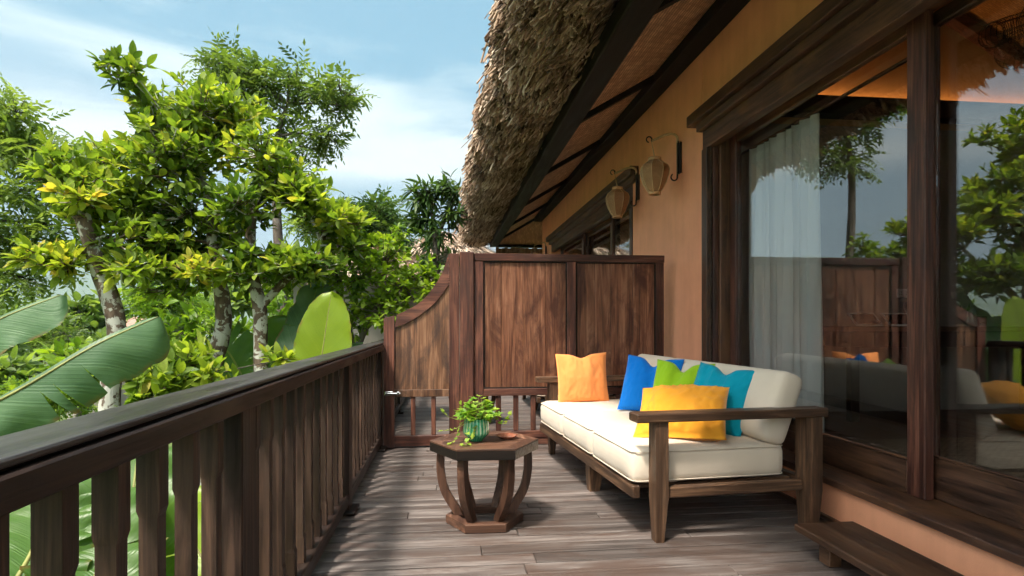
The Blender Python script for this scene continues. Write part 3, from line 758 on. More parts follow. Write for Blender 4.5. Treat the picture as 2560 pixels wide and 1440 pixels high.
# low step in front of the doors
def build_step():
    t = thing('wooden_step', 'low dark wooden step in front of the sliding doors', 'step', (1.8, 1.9, 0))
    obj('tread', box((-0.14, -1.2, 0.105), (0.165, 0.795, 0.14), 0.005), W_STEP, t)
    for y in (-0.9, 0.25, 0.60):
        obj('leg', box((-0.09, y, 0.002), (-0.03, y+0.08, 0.1045), 0.004), W_STEP, t)
        obj('leg', box((0.07, y, 0.002), (0.13, y+0.08, 0.1045), 0.004), W_STEP, t)
build_step()

# ------------------------------------------------------------------ wall lanterns
def build_lantern(y, z, label, group='lanterns on iron wall brackets'):
    """hook at x=-0.275 from the wall; z is the height of the arm"""
    t = thing('wall_lantern', label, 'lantern', (WX, y, z-0.40), group=group)
    z0 = 0.40
    br = obj('bracket', box((-0.02, -0.035, z0-0.30), (-0.0025, 0.035, z0-0.02), 0.004), W_DARK[2], t)
    obj('iron_strap', box((-0.034, -0.016, z0-0.30), (-0.0205, 0.016, z0-0.005), 0.003), M_IRON, br)
    pts = catmull([(-0.026, 0, z0-0.02), (-0.035, 0, z0+0.035), (-0.08, 0, z0+0.06), (-0.15, 0, z0+0.045), (-0.22, 0, z0+0.012), (-0.275, 0, z0-0.012)], 6)
    V, F = tube_arr(pts, [0.012]*len(pts), 8); obj('rope_arm', mesh_arr('arm', V, F, True), M_ROPE, t)
    pts = [(-0.275-0.022+0.026*math.cos(a), 0, z0+0.0+0.026*math.sin(a)) for a in np.linspace(-0.6, 4.6, 14)]
    V, F = tube_arr(pts, np.linspace(0.007, 0.0045, 14), 6); obj('hook', mesh_arr('hook', V, F, True), M_IRON, t)
    pts = [(-0.03, 0, z0-0.28), (-0.032, 0, z0-0.325)]+[(-0.062+0.03*math.cos(a), 0, z0-0.335+0.03*math.sin(a)) for a in np.linspace(0, -4.2, 12)]
    V, F = tube_arr(pts, np.linspace(0.008, 0.005, 14), 6); obj('scroll', mesh_arr('scroll', V, F, True), M_IRON, t)
    for k, dx in enumerate((-0.012, 0.0, 0.012)):
        V, F = tube_arr([(-0.275+dx*0.3, dx, z0-0.015), (-0.245+dx, dx*1.5, z0-0.165)], [0.0022, 0.0022], 5); obj('cord', mesh_arr('cord', V, F), M_ROPE, t)
    c = (-0.245, 0, z0-0.50)
    prof = [(0.05, 0.02), (0.075, 0.05), (0.105, 0.11), (0.128, 0.18), (0.132, 0.225), (0.118, 0.262), (0.072, 0.295), (0.055, 0.315)]
    V, F = lathe(prof, 8); sh = obj('shade', mesh_arr('shade', V, F, False), M_BURLAP, t, c, (0, 0, R(14)))
    for k in range(8):
        a = 2*math.pi*k/8
        V, F = tube_arr([(r*1.012*math.cos(a), r*1.012*math.sin(a), zz) for r, zz in prof], [0.0035]*len(prof), 5); obj('rib', mesh_arr('rib', V, F, True), M_BAMBOORIB, sh)
    V, F = lathe([(0.045, 0.0), (0.054, 0.001), (0.055, 0.024), (0.047, 0.026), (0.045, 0.0)], 20); obj('bottom_ring', mesh_arr('ring', V, F, True), M_WOODRING, t, c)
    V, F = lathe([(0.048, 0.308), (0.058, 0.31), (0.058, 0.338), (0.049, 0.34), (0.048, 0.308)], 20); obj('top_ring', mesh_arr('ring', V, F, True), M_WOODRING, t, c)
    return t
build_lantern(5.235, 2.765, 'nearer burlap lantern hanging from a wall bracket beside the sliding door')
build_lantern(6.42, 2.765, 'farther burlap lantern on the pier edge by the neighbouring window')
build_lantern(12.5, 2.75, 'distant burlap lantern barely showing above the privacy screen')

# ------------------------------------------------------------------ soft furnishing helpers
def rbox(hx, hy, hz, r, nx=14, ny=14, nz=6, puff=0.0, sag=0.0):
    """rounded box centred on 0 with optional puffed faces"""
    V = []; F = []; idx = {}
    def vert(p):
        k = tuple(round(c, 5) for c in p)
        if k not in idx:
            idx[k] = len(V); V.append(p)
        return idx[k]
    def edge(n): # finer spacing near the rims
        t = np.linspace(-1, 1, n+1); return np.sign(t)*(1-(1-np.abs(t))**1.7)
    ex, ey, ez = edge(nx), edge(ny), edge(nz)
    def grid(A, B, fn):
        for i in range(len(A)-1):
            for j in range(len(B)-1):
                F.append([vert(fn(A[i], B[j])), vert(fn(A[i+1], B[j])), vert(fn(A[i+1], B[j+1])), vert(fn(A[i], B[j+1]))])
    grid(ex, ey, lambda a, b: (a, b, 1.0)); grid(ey, ex, lambda b, a: (a, b, -1.0))
    grid(ey, ez, lambda b, c: (1.0, b, c)); grid(ez, ey, lambda c, b: (-1.0, b, c))
    grid(ez, ex, lambda c, a: (a, 1.0, c)); grid(ex, ez, lambda a, c: (a, -1.0, c))
    V = np.array(V)*np.array([hx, hy, hz]); h = np.array([hx, hy, hz])
    q = np.clip(V, -(h-r), h-r); d = V-q; l = np.linalg.norm(d, axis=1)[:, None]
    V = q+d/np.maximum(l, 1e-9)*r*(l > 1e-9)
    n = V/h
    if puff:
        V[:, 2] += np.sign(n[:, 2])*puff*(1-n[:, 0]**2)*(1-n[:, 1]**2)*(np.abs(n[:, 2]) > 0.3)
        V[:, 0] += np.sign(n[:, 0])*puff*0.45*(1-n[:, 2]**2)*(1-n[:, 1]**4)*(np.abs(n[:, 0]) > 0.9)
        V[:, 1] += np.sign(n[:, 1])*puff*0.3*(1-n[:, 2]**2)*(1-n[:, 0]**4)*(np.abs(n[:, 1]) > 0.9)
    return V, np.array(F)
def pillow_mesh(w, h, t, pinch=0.10, chop=0.0, seed=0, wr=0.011, n=36):
    V = []; F = []
    U = np.linspace(-1, 1, n+1)
    def side(sgn):
        G = []
        for v in U:
            for u in U:
                x = w/2*u*(1-pinch*(1-v*v)); z = h/2*v*(1-pinch*(1-u*u))
                if v > 0: z -= chop*v*math.exp(-(u/0.28)**2)
                prof = (max(0, (1-u**2)*(1-v**2)))**0.42
                cm = 1.0-0.25*max(0, abs(u)*abs(v))
                y = sgn*t/2*prof*cm
                if v > 0 and chop: y *= 1-0.45*v*math.exp(-(u/0.25)**2)
                e = max(abs(u), abs(v)); fade = min(1, (1-e)*6)
                rad = 0.7*wr*mnoise.noise(Vector((u*16+seed*3, v*5, sgn)))*(0.3+e)+mnoise.noise(Vector((u*3.1+seed, v*1.2, sgn*2.0)))*wr*1.2+mnoise.noise(Vector((u*9+seed, v*3+seed, sgn*5.0)))*wr*0.8*e
                y += rad*fade
                G.append((x, y, z))
        return G
    a = side(-1); b = side(1); V = a+b; m = n+1
    for j in range(n):
        for i in range(n):
            k = j*m+i; F.append((k, k+1, k+m+1, k+m)); k2 = k+m*m; F.append((k2, k2+m, k2+m+1, k2+1))
    rim = [i for i in range(m)]+[j*m+n for j in range(1, m)]+[n*m+i for i in range(n-1, -1, -1)]+[j*m for j in range(n-1, 0, -1)]
    for p, q in zip(rim, rim[1:]+rim[:1]): F.append((p, p+m*m, q+m*m, q))
    return np.array(V), np.array(F)

# ------------------------------------------------------------------ sofa
SO = Vector((1.04, 2.872, 0)); SROT = R(5.0)
def sofa_pt(b, a, z=0.0):
    return SO+Vector((math.cos(SROT)*b-math.sin(SROT)*a, math.sin(SROT)*b+math.cos(SROT)*a, z))
def leg_mesh(x0, x1, y0, y1, z0, z1, tap):
    """straight post whose foot narrows below z = tap on the inner side"""
    bm = bmesh.new(); rings = []
    for z, c in ((z0, 0.022), (tap-0.03, 0.004), (tap, 0.0), (z1, 0.0)):
        rings.append([bm.verts.new(p) for p in ((x0+c*0.2, y0+c*0.2, z), (x1-c, y0+c*0.2, z), (x1-c, y1-c, z), (x0+c*0.2, y1-c, z))])
    for a, b in zip(rings[:-1], rings[1:]):
        for k in range(4): bm.faces.new((a[k], a[(k+1) % 4], b[(k+1) % 4], b[k]))
    bm.faces.new(rings[0][::-1]); bm.faces.new(rings[-1]); return bm_mesh('leg', bm)
def build_sofa():
    t = thing('outdoor_sofa', 'dark wood three-seat terrace sofa with cream cushions and scattered bright pillows', 'sofa', SO, SROT)
    L_ = 2.13
    def b(name, lo, hi, m, bev=0.006): return obj(name, box(lo, hi, bev), m, t)
    for a0, a1 in ((0.0, 0.085), (L_-0.085, L_)):
        obj('front_post', leg_mesh(0.0, 0.068, a0, a1, 0.002, 0.604, 0.215), W_SOFA[2], t)
        obj('back_post', leg_mesh(0.845, 0.945, a0, a1, 0.002, 0.604, 0.215), W_SOFA[2], t)
        b('armrest', (-0.105, a0-0.012, 0.605), (0.975, a1+0.012, 0.65), W_SOFA[0])
        b('side_rail', (0.0695, a0+0.02, 0.215), (0.8435, a1-0.02, 0.272), W_SOFA[0])
    b('front_rail', (-0.088, 0.0865, 0.205), (-0.045, L_-0.0865, 0.27), W_SOFA[1])
    b('back_rail', (0.86, 0.0865, 0.215), (0.91, L_-0.0865, 0.272), W_SOFA[1])
    b('back_rail', (0.875, 0.0865, 0.50), (0.915, L_-0.0865, 0.57), W_SOFA[1])
    for a in (0.93, ):
        obj('mid_leg', leg_mesh(-0.03, 0.06, a, a+0.085, 0.002, 0.2145, 0.12), W_SOFA[2], t); obj('mid_leg', leg_mesh(0.80, 0.86, a, a+0.085, 0.002, 0.2145, 0.12), W_SOFA[2], t)
    for k in range(9):
        a = 0.15+k*0.225; b('seat_slat', (-0.0445, a, 0.238), (0.8595, a+0.07, 0.258), W_SOFA[0], 0.003)
    cw = 0.652
    for k in range(3):
        a0 = 0.088+k*cw
        V, F = rbox(0.44, cw/2-0.002, 0.091, 0.045, puff=0.012)
        V += np.array([[0.007*mnoise.noise(Vector(p*7+Vector((k*9.0, 0, 0)))) for _ in (0, 1, 2)] for p in [Vector(q) for q in V]])*np.array([0.6, 0.6, 1.0])
        c = obj('seat_cushion', mesh_arr('seat_cushion', V, F, True), F_CREAM, t, (0.352, a0+cw/2, 0.365))
        for zz in (-0.074, 0.074):    # piping
            hx, hy = 0.432, cw/2-0.006; pts = []
            for cx, cy, s0 in ((hx-0.04, hy-0.04, 0), (-hx+0.04, hy-0.04, 1), (-hx+0.04, -hy+0.04, 2), (hx-0.04, -hy+0.04, 3)):
                for q in range(4): an = math.pi/2*(s0+q/3); pts.append((cx+0.0455*math.cos(an), cy+0.0455*math.sin(an), zz))
            pts.append(pts[0]); V, F = tube_arr(pts, [0.0035]*len(pts), 5); obj('piping', mesh_arr('piping', V, F, True), F_CREAM, c)
    tilt = R(20)
    for a0, a1 in ((0.07, 1.41), (1.412, 2.035)):
        w = a1-a0
        V, F = rbox(0.075, w/2, 0.20, 0.048, 8, 24, 12, puff=0.0)
        n = V/np.array([0.075, w/2, 0.20]); V[:, 0] += np.sign(n[:, 0])*0.022*(1-n[:, 1]**4)*(1-n[:, 2]**2)
        obj('back_cushion', mesh_arr('back_cushion', V, F, True), F_CREAM, t, (0.775, (a0+a1)/2, 0.640), (0, tilt, 0))
    return t
sofa = build_sofa()
sofa2 = copy_tree(sofa); sofa2.location = SO+Vector((0.06, 3.62, 0)); sofa2.rotation_euler.z = 0.0
sofa2['label'] = 'second cream cushioned sofa on the neighbouring terrace, seen through the screen slats'
sofa['group'] = sofa2['group'] = 'terrace sofas'

def build_pillow(name, label, mat, w, h, t, loc, face, tilt, roll=0.0, **kw):
    """face: heading of the front side (degrees clockwise from -Y toward -X); tilt: leaning back"""
    V, F = pillow_mesh(w, h, t, **kw)
    V[:, 2] += h/2*(1-kw.get('pinch', 0.1)*0.6)
    o = obj(name, mesh_arr(name, V, F, True), mat)
    o.rotation_mode = 'XYZ'
    M = Matrix.Translation(loc) @ Matrix.Rotation(R(-face), 4, 'Z') @ Matrix.Rotation(R(-tilt), 4, 'X') @ Matrix.Rotation(R(roll), 4, 'Y')
    o.matrix_world = M
    tag(o, label, 'pillow', 'throw pillows on the sofa'); return o
build_pillow('throw_pillow', 'square orange throw pillow standing by the far armrest', F_ORANGE, 0.43, 0.41, 0.16, sofa_pt(0.235, 1.86, 0.458), 0, 9, -1.5, pinch=0.06, chop=0.03, seed=1)
build_pillow('throw_pillow', 'royal blue throw pillow leaning on the backrest', F_BLUE, 0.44, 0.43, 0.18, sofa_pt(0.49, 1.24, 0.458), 42, 20, 3, pinch=0.065, chop=0.065, seed=2)
build_pillow('throw_pillow', 'lime green throw pillow tucked behind the yellow one', F_GREEN, 0.41, 0.42, 0.18, sofa_pt(0.52, 0.84, 0.458), 46, 20, 2, pinch=0.065, chop=0.065, seed=3)
build_pillow('throw_pillow', 'teal throw pillow between the yellow pillow and the backrest', F_TEAL, 0.41, 0.42, 0.17, sofa_pt(0.555, 0.46, 0.458), 60, 21, 4, pinch=0.06, chop=0.045, seed=4, wr=0.014)
build_pillow('throw_pillow', 'large yellow throw pillow lying back behind the near armrest', F_YELLOW, 0.50, 0.39, 0.21, sofa_pt(0.235, 0.23, 0.475), 36, 50, -5, pinch=0.05, chop=0.0, seed=5, wr=0.02)

# ------------------------------------------------------------------ side table
def hexpts(r, rot=0.0): return [(r*math.cos(R(60*k)+rot), r*math.sin(R(60*k)+rot)) for k in range(6)]
def build_table(loc, rotz, label):
    t = thing('side_table', label, 'table', loc, rotz, 'hexagonal wooden tables')
    H_ = 0.455
    inner = hexpts(0.232)
    outer = hexpts(0.302)
    # centre boards
    cuts = [-0.202, -0.10, 0.0, 0.10, 0.202]
    def xlim(y): return 0.232-abs(y)/math.tan(R(60))
    for y0, y1 in zip(cuts[:-1], cuts[1:]):
        e = 0.0006; a, b = y0+e, y1-e
        pl = [(-xlim(a)+e, a), (xlim(a)-e, a), (xlim(b)-e, b), (-xlim(b)+e, b)]
        obj('board', prism(pl, 2, H_-0.022, H_-0.0005, 0.001), W_TABLE[0], t)
    for k in range(6):
        p = [inner[k], outer[k], outer[(k+1) % 6], inner[(k+1) % 6]]
        c = Vector((sum(q[0] for q in p)/4, sum(q[1] for q in p)/4))
        p = [(c.x+(x-c.x)*0.997, c.y+(y-c.y)*0.997) for x, y in p]
        obj('rim_board', prism(p, 2, H_-0.009, H_, 0.0008), W_TABLE[0 if k % 3 == 1 else 1], t)
        q0, q1 = Vector(outer[k])*0.995, Vector(outer[(k+1) % 6])*0.995
        n = (q0+q1).normalized()
        ap = [(q0.x, q0.y), (q1.x, q1.y), (q1.x-n.x*0.02, q1.y-n.y*0.02), (q0.x-n.x*0.02, q0.y-n.y*0.02)]
        obj('apron', prism(ap, 2, H_-0.056, H_-0.0092, 0.0012), W_BLACK[0] if k != 5 else M_WEATHER_SHEEN, t)  # shade coloured in as near-black aprons, reflected light as the one pale apron
    prof = [(0.262, 0.398), (0.264, 0.34), (0.262, 0.28), (0.25, 0.21), (0.228, 0.15), (0.195, 0.095), (0.165, 0.046)]
    cp = [(p.x, p.z) for p in catmull([(a, 0, b) for a, b in prof], 3)]
    bm = bmesh.new(); rings = []
    for i, (r, z) in enumerate(cp):
        j = min(i, len(cp)-2); d = Vector((cp[j+1][0]-cp[j][0], cp[j+1][1]-cp[j][1])).normalized(); nx, nz = -d.y, d.x
        if nx < 0: nx, nz = -nx, -nz
        th = 0.044; hw = 0.0205
        a = (r, z); b2 = (r-nx*th, z-nz*th) if 0 < i < len(cp)-1 else (r-th, z)
        rings.append([bm.verts.new((a[0], -hw, a[1])), bm.verts.new((a[0], hw, a[1])), bm.verts.new((b2[0], hw, b2[1])), bm.verts.new((b2[0], -hw, b2[1]))])
    for a, b in zip(rings[:-1], rings[1:]):
        for k in range(4): bm.faces.new((a[k], a[(k+1) % 4], b[(k+1) % 4], b[k]))
    bm.faces.new(rings[0]); bm.faces.new(rings[-1][::-1])
    lm = bm_mesh('leg', bm); lm.materials.append(W_TABLE[2])
    for k in range(6): obj('leg', lm, None, t, (0, 0, 0), (0, 0, R(60*k)))
    bo, bi = hexpts(0.214), hexpts(0.155)
    for k in range(6):
        p = [bi[k], bo[k], bo[(k+1) % 6], bi[(k+1) % 6]]
        obj('base_board', prism(p, 2, 0.0022, 0.0455, 0.0015), W_TABLE[0 if k % 3 == 1 else 1], t)
    return t
TC = Vector((0.212, 3.30, 0))
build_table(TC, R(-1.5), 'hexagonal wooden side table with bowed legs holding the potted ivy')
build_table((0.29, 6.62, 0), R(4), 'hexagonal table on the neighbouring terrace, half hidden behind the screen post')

# ------------------------------------------------------------------ pot with ivy, ashtray
def pot_mat():
    m, N, L, P = newmat('green_glaze')
    tc = N.new('ShaderNodeTexCoord'); at = N.new('ShaderNodeAttribute'); at.attribute_name = 'tint'
    n = noise_n(N, L, tc.outputs['Object'], 25, 5, 0.65, 1.0)
    f = mixc(N, L, 0.45, at.outputs['Fac'], n)
    r = ramp(N, [(0.25, (0.01, 0.11, 0.05)), (0.42, (0.035, 0.32, 0.16)), (0.56, (0.16, 0.55, 0.34)), (0.72, (0.68, 0.76, 0.52))]); L.new(f, r.inputs[0])
    L.new(r.outputs[0], P.inputs['Base Color']); P.inputs['Roughness'].default_value = 0.12; P.inputs['Coat Weight'].default_value = 0.6; return m
M_POT = pot_mat()
def leaf_template_ivy():
    # five-lobed flat leaf in the xy plane, stalk at origin, tip along +y
    out = [(0, 0.0), (-0.28, -0.10), (-0.50, 0.10), (-0.34, 0.30), (-0.46, 0.58), (-0.18, 0.56), (0, 1.0), (0.18, 0.56), (0.46, 0.58), (0.34, 0.30), (0.50, 0.10), (0.28, -0.10)]
    V = [(0, 0.38, -0.05)]+[(x, y, 0.05*abs(x)*2-0.12*max(0, y-0.5)**2) for x, y in out]
    F = [(0, i, i+1) for i in range(1, 12)]+[(0, 12, 1)]
    return np.array(V), np.array(F)
def build_plant():
    base = TC+Vector((-0.047, -0.03, 0.455))
    t = thing('potted_ivy', 'trailing ivy in a fluted green glazed pot on the side table', 'potted plant', base)
    prof = [(0.0, 0.002), (0.036, 0.002), (0.037, 0.008), (0.042, 0.013), (0.066, 0.036), (0.071, 0.046), (0.071, 0.060), (0.067, 0.10), (0.063, 0.125), (0.058, 0.125), (0.056, 0.11), (0.0, 0.108)]
    nf = 96
    def fl(i, k):
        if not (3 <= i <= 8): return 0
        amp = 0.035 if 5 <= i <= 7 else 0.02
        return amp*abs(math.sin(math.pi*k/nf*22))-amp*0.5
    V, F = lathe(prof, nf, fl)
    tn = []
    for i in range(len(prof)):
        for k in range(nf):
            s = abs(math.sin(math.pi*k/nf*22)); z = prof[i][1]
            tn.append(min(1, max(0, 0.25+0.55*s**3*(0.4 if z < 0.04 else 1)+0.1*(z > 0.05))))
    obj('pot', mesh_arr('pot', V, F, True, tn), M_POT, t)
    V, F = lathe([(0.0, 0.118), (0.04, 0.117), (0.0567, 0.1115)], 24); obj('soil', mesh_arr('soil', V, F, True), M_SOIL, t)
    TV, TF = leaf_template_ivy()
    variants = []
    for k in range(8):
        me = mesh_arr('ivy_leaf', TV*np.array([1, 1, random.uniform(0.6, 2.2)]), TF, True, np.full(len(TV), k/7*0.95)); me.materials.append(M_IVY); variants.append(me)
    stems = Acc()
    def leaf(p, d, size, tint=None):
        d = Vector(d).normalized(); up = Vector((random.uniform(-0.5, 0.5), random.uniform(-0.6, 0.3), 1)); n = (up-d*up.dot(d)).normalized(); x = d.cross(n)
        M = Matrix((x, d, n)).transposed()
        o = obj('leaf', variants[int((tint if tint is not None else random.random())*7.99)], None, t)
        o.matrix_local = Matrix.Translation(p) @ M.to_4x4() @ Matrix.Scale(size, 4)
    for k in range(140):
        a = random.uniform(0, 2*math.pi); rr = random.random()**0.5
        top = Vector((0.105*rr*math.cos(a)+0.01, 0.095*rr*math.sin(a), 0.125+0.10*(1-rr**1.6)*random.uniform(0.5, 1.15)+0.008))
        root = Vector((0.03*math.cos(a), 0.03*math.sin(a), 0.112)); mid = (root+top)/2+Vector((0, 0, 0.02))
        V, F = tube_arr(catmull([root, mid, top], 3), [0.0012]*7, 4); stems.add(V, F)
        leaf(top, (math.cos(a)*0.9, math.sin(a)*0.9, random.uniform(-0.5, 0.5)), random.uniform(0.03, 0.052), min(1, max(0, random.gauss(0.6, 0.25))))
    trails = [[(-0.05, -0.02, 0.115), (-0.085, -0.03, 0.10), (-0.10, -0.045, 0.05), (-0.125, -0.06, 0.012), (-0.145, -0.085, 0.006)],
              [(-0.05, 0.0, 0.118), (-0.10, 0.0, 0.12), (-0.15, -0.01, 0.135), (-0.18, -0.01, 0.165)],
              [(-0.04, -0.04, 0.115), (-0.09, -0.06, 0.09), (-0.135, -0.06, 0.075), (-0.185, -0.06, 0.07)],
              [(0.05, -0.01, 0.115), (0.105, -0.01, 0.12), (0.15, -0.02, 0.095), (0.165, -0.02, 0.12), (0.18, -0.02, 0.145)],
              [(-0.04, -0.05, 0.112), (-0.055, -0.085, 0.06), (-0.05, -0.11, 0.01), (-0.075, -0.125, 0.006)],
              [(-0.045, 0.03, 0.118), (-0.08, 0.03, 0.16), (-0.085, 0.02, 0.20)],
              [(0.0, -0.055, 0.114), (-0.01, -0.08, 0.075), (-0.02, -0.085, 0.05)]]
    for tr in trails:
        p = catmull(tr, 4); V, F = tube_arr(p, [0.0014]*len(p), 4); stems.add(V, F)
        for i in range(2, len(p), 2):
            d = (p[i]-p[i-1]).normalized(); sd_ = Vector((-d.y, d.x, 0.2))*random.choice((-1, 1))
            leaf(p[i], d*0.6+sd_+Vector((0, -0.3, 0.1)), random.uniform(0.018, 0.034), random.uniform(0.5, 1))
        leaf(p[-1], (p[-1]-p[-2]), 0.026, 0.95)
    obj('stems', stems.mesh('stems', True), M_STEM, t)
build_plant()
def build_dish():
    m, N, L, P = newmat('mottled_glaze'); tc = N.new('ShaderNodeTexCoord')
    v = N.new('ShaderNodeTexVoronoi'); v.inputs['Scale'].default_value = 55; L.new(tc.outputs['Object'], v.inputs['Vector'])
    r = ramp(N, [(0.1, (0.03, 0.012, 0.012)), (0.35, (0.20, 0.05, 0.03)), (0.6, (0.42, 0.17, 0.10)), (0.85, (0.6, 0.55, 0.55))]); L.new(noise_n(N, L, tc.outputs['Object'], 45, 4, 0.6, 1), r.inputs[0])
    L.new(r.outputs[0], P.inputs['Base Color']); P.inputs['Roughness'].default_value = 0.12
    prof = [(0.0, 0.001), (0.036, 0.001), (0.058, 0.016), (0.061, 0.019), (0.057, 0.020), (0.036, 0.0065), (0.0, 0.0055)]
    V, F = lathe(prof, 36, lambda i, k: 0.06*math.cos(6*2*math.pi*k/36) if i in (2, 3, 4) else 0)
    d = thing('ashtray', 'small mottled red ceramic dish on the side table', 'dish', TC+Vector((0.125, 0.02, 0.4555)))
    obj('bowl', mesh_arr('bowl', V, F, True), m, d)
    V, F = lathe([(0.0, 0.0), (0.009, 0.0), (0.008, 0.005), (0.0, 0.006)], 12); obj('foot', mesh_arr('foot', V*np.array([1, 1, 0.15]), F, True), M_BLACKPL, d)
build_dish()

# ------------------------------------------------------------------ things inside the room
def build_room():
    # curtain
    n, m = 260, 14; V = []; F = []
    y0, y1 = 3.70, 4.58; x = 2.46
    for j in range(m+1):
        z = 0.24+(2.50-0.24)*j/m; k = 1-0.35*(j/m)
        for i in range(n+1):
            u = i/n; ph = u*9*2*math.pi
            V.append((x+0.04*k*math.sin(ph+0.5*math.sin(u*17))+0.012*math.sin(u*40+j*0.3), y0+(y1-y0)*u+0.014*math.sin(2*ph), z))
    for j in range(m):
        for i in range(n): k = j*(n+1)+i; F.append((k, k+1, k+n+2, k+n+1))
    c = thing('sheer_curtain', 'white pleated curtain hanging behind the left glass door', 'curtain', (x, y0, 0.24))
    V = np.array(V)-np.array([x, y0, 0.24])
    obj('cloth', mesh_arr('cloth', V, np.array(F), True), M_CURTAIN, c)
    Vt, Ft = tube_arr([(0, -0.9, 2.275), (0, 1.2, 2.275)], [0.012, 0.012], 8); obj('rod', mesh_arr('rod', Vt, Ft, True), M_BLACKPL, c)
    # desk against the gable wall
    d = thing('writing_desk', 'dark wooden desk against the grey wall inside the room', 'desk', (3.5, 4.85, 0.226))
    obj('desktop', box((0, 0, 0.80), (2.4, 0.62, 0.845), 0.005), W_DARK[0], d)
    obj('apron', box((0.05, 0.05, 0.66), (2.35, 0.58, 0.7995), 0.004), W_BLACK[0], d)
    for a in (0.05, 2.27):
        for b in (0.04, 0.52): obj('leg', box((a, b, 0.001), (a+0.08, b+0.07, 0.6595), 0.004), W_BLACK[2], d)
    top = 0.226+0.845
    # framed tablets
    for i, (x, lab) in enumerate(((3.66, 'left white framed tablet lying tilted on the desk, half behind the curtain'), (3.99, 'white framed tablet propped on the desk beside the black bag'))):
        f = thing('tablet', lab, 'tablet', (x, 4.98, top+0.002), group='tablets on the desk'); f.rotation_euler = (R(38), 0, R(-6))
        obj('frame', box((0, 0, 0), (0.25, 0.19, 0.008), 0.003), M_WHITE, f); obj('screen', box((0.018, 0.02, 0.0083), (0.232, 0.17, 0.0095), 0), M_SCREEN, f)
    # black insulated jug bag
    b = thing('black_bag', 'black rounded bag with a hoop handle and white tag on the desk', 'bag', (4.33, 5.05, top+0.001))
    V, F = lathe([(0.0, 0.0), (0.085, 0.0), (0.095, 0.02), (0.10, 0.10), (0.118, 0.15), (0.13, 0.175), (0.125, 0.215), (0.09, 0.235), (0.0, 0.24)], 24); obj('body', mesh_arr('body', V*np.array([1, 0.7, 1]), F, True), M_BLACKPL, b)
    pts = [(0.068*math.cos(a), 0, 0.232+0.085*math.sin(a)) for a in np.linspace(0, math.pi, 14)]; V, F = tube_arr(pts, [0.007]*14, 6); obj('handle', mesh_arr('handle', V, F, True), M_BLACKPL, b)
    obj('tag', box((0.0, -0.088, 0.03), (0.085, -0.0785, 0.08), 0.002), M_WHITE, b)
    s = thing('wall_socket', 'white power socket on the grey wall above the desk', 'socket', (4.55, 5.4985, 1.40))
    obj('plate', box((-0.075, -0.008, -0.045), (0.075, 0, 0.045), 0.004), M_WHITE, s)
    for dx in (-0.035, 0.035):
        for dx2, dz in ((-0.01, 0.012), (0.01, 0.012), (-0.01, -0.012), (0.01, -0.012)): obj('hole', box((dx+dx2-0.003, -0.009, dz-0.005), (dx+dx2+0.003, -0.0081, dz+0.005), 0), M_BLACKPL, s)
    bo = thing('glass_bottle', 'clear glass bottle on the desk beside the door post', 'bottle', (4.82, 5.0, top+0.001))
    V, F = lathe([(0.0, 0.0), (0.036, 0.0), (0.038, 0.01), (0.038, 0.13), (0.03, 0.18), (0.015, 0.225), (0.0135, 0.27), (0.016, 0.272), (0.016, 0.285), (0.0, 0.286)], 20); obj('body', mesh_arr('body', V, F, True), M_BOTTLE, bo)
    cu = thing('drinking_glass', 'small clear tumbler beside the bottle on the desk', 'glass', (4.95, 5.02, top+0.001))
    V, F = lathe([(0.0, 0.004), (0.03, 0.0), (0.036, 0.09), (0.033, 0.09), (0.028, 0.008), (0.0, 0.008)], 20); obj('body', mesh_arr('body', V, F, True), M_BOTTLE, cu)
    r = thing('floor_mat', 'tan woven seagrass mat on the room floor', 'mat', (2.9, 0.5, 0.226))
    obj('weave', box((-0.25, -1.5, 0.001), (3.4, 3.6, 0.012), 0.003), M_MAT, r)
    # rattan pendant: two interlocking wire rings
    p = thing('pendant_lamp', 'round wire rattan pendant under the woven ceiling inside the room', 'lamp', (4.64, 4.4, 3.36))
    def cage(c, Rx, rx, tilt):
        acc = Acc()
        for k in range(30):
            a = 2*math.pi*k/30; pts = []
            for q in range(13):
                bb = 2*math.pi*q/12; rr = Rx+rx*math.cos(bb); pts.append((rr*math.cos(a), rr*math.sin(a), rx*1.2*math.sin(bb)))
            V, F = tube_arr(pts, [0.0022]*13, 3); acc.add(V, F)
        for q in range(8):
            bb = 2*math.pi*q/8; rr = Rx+rx*math.cos(bb); pts = [(rr*math.cos(a), rr*math.sin(a), rx*1.2*math.sin(bb)) for a in np.linspace(0, 2*math.pi, 28)]
            V, F = tube_arr(pts, [0.0022]*28, 3); acc.add(V, F)
        return obj('wire_ring', acc.mesh('wire_ring'), M_IRON, p, c, tilt)
    cage((0, 0, 0.16), 0.16, 0.085, (R(12), R(-20), 0)); cage((0.05, -0.02, -0.02), 0.11, 0.08, (R(-8), R(16), 0))
    V, F = tube_arr([(0, 0, 0.2), (0.36, 0, 0.80)], [0.004, 0.004], 5); obj('cord', mesh_arr('cord', V, F), M_BLACKPL, p)
build_room()

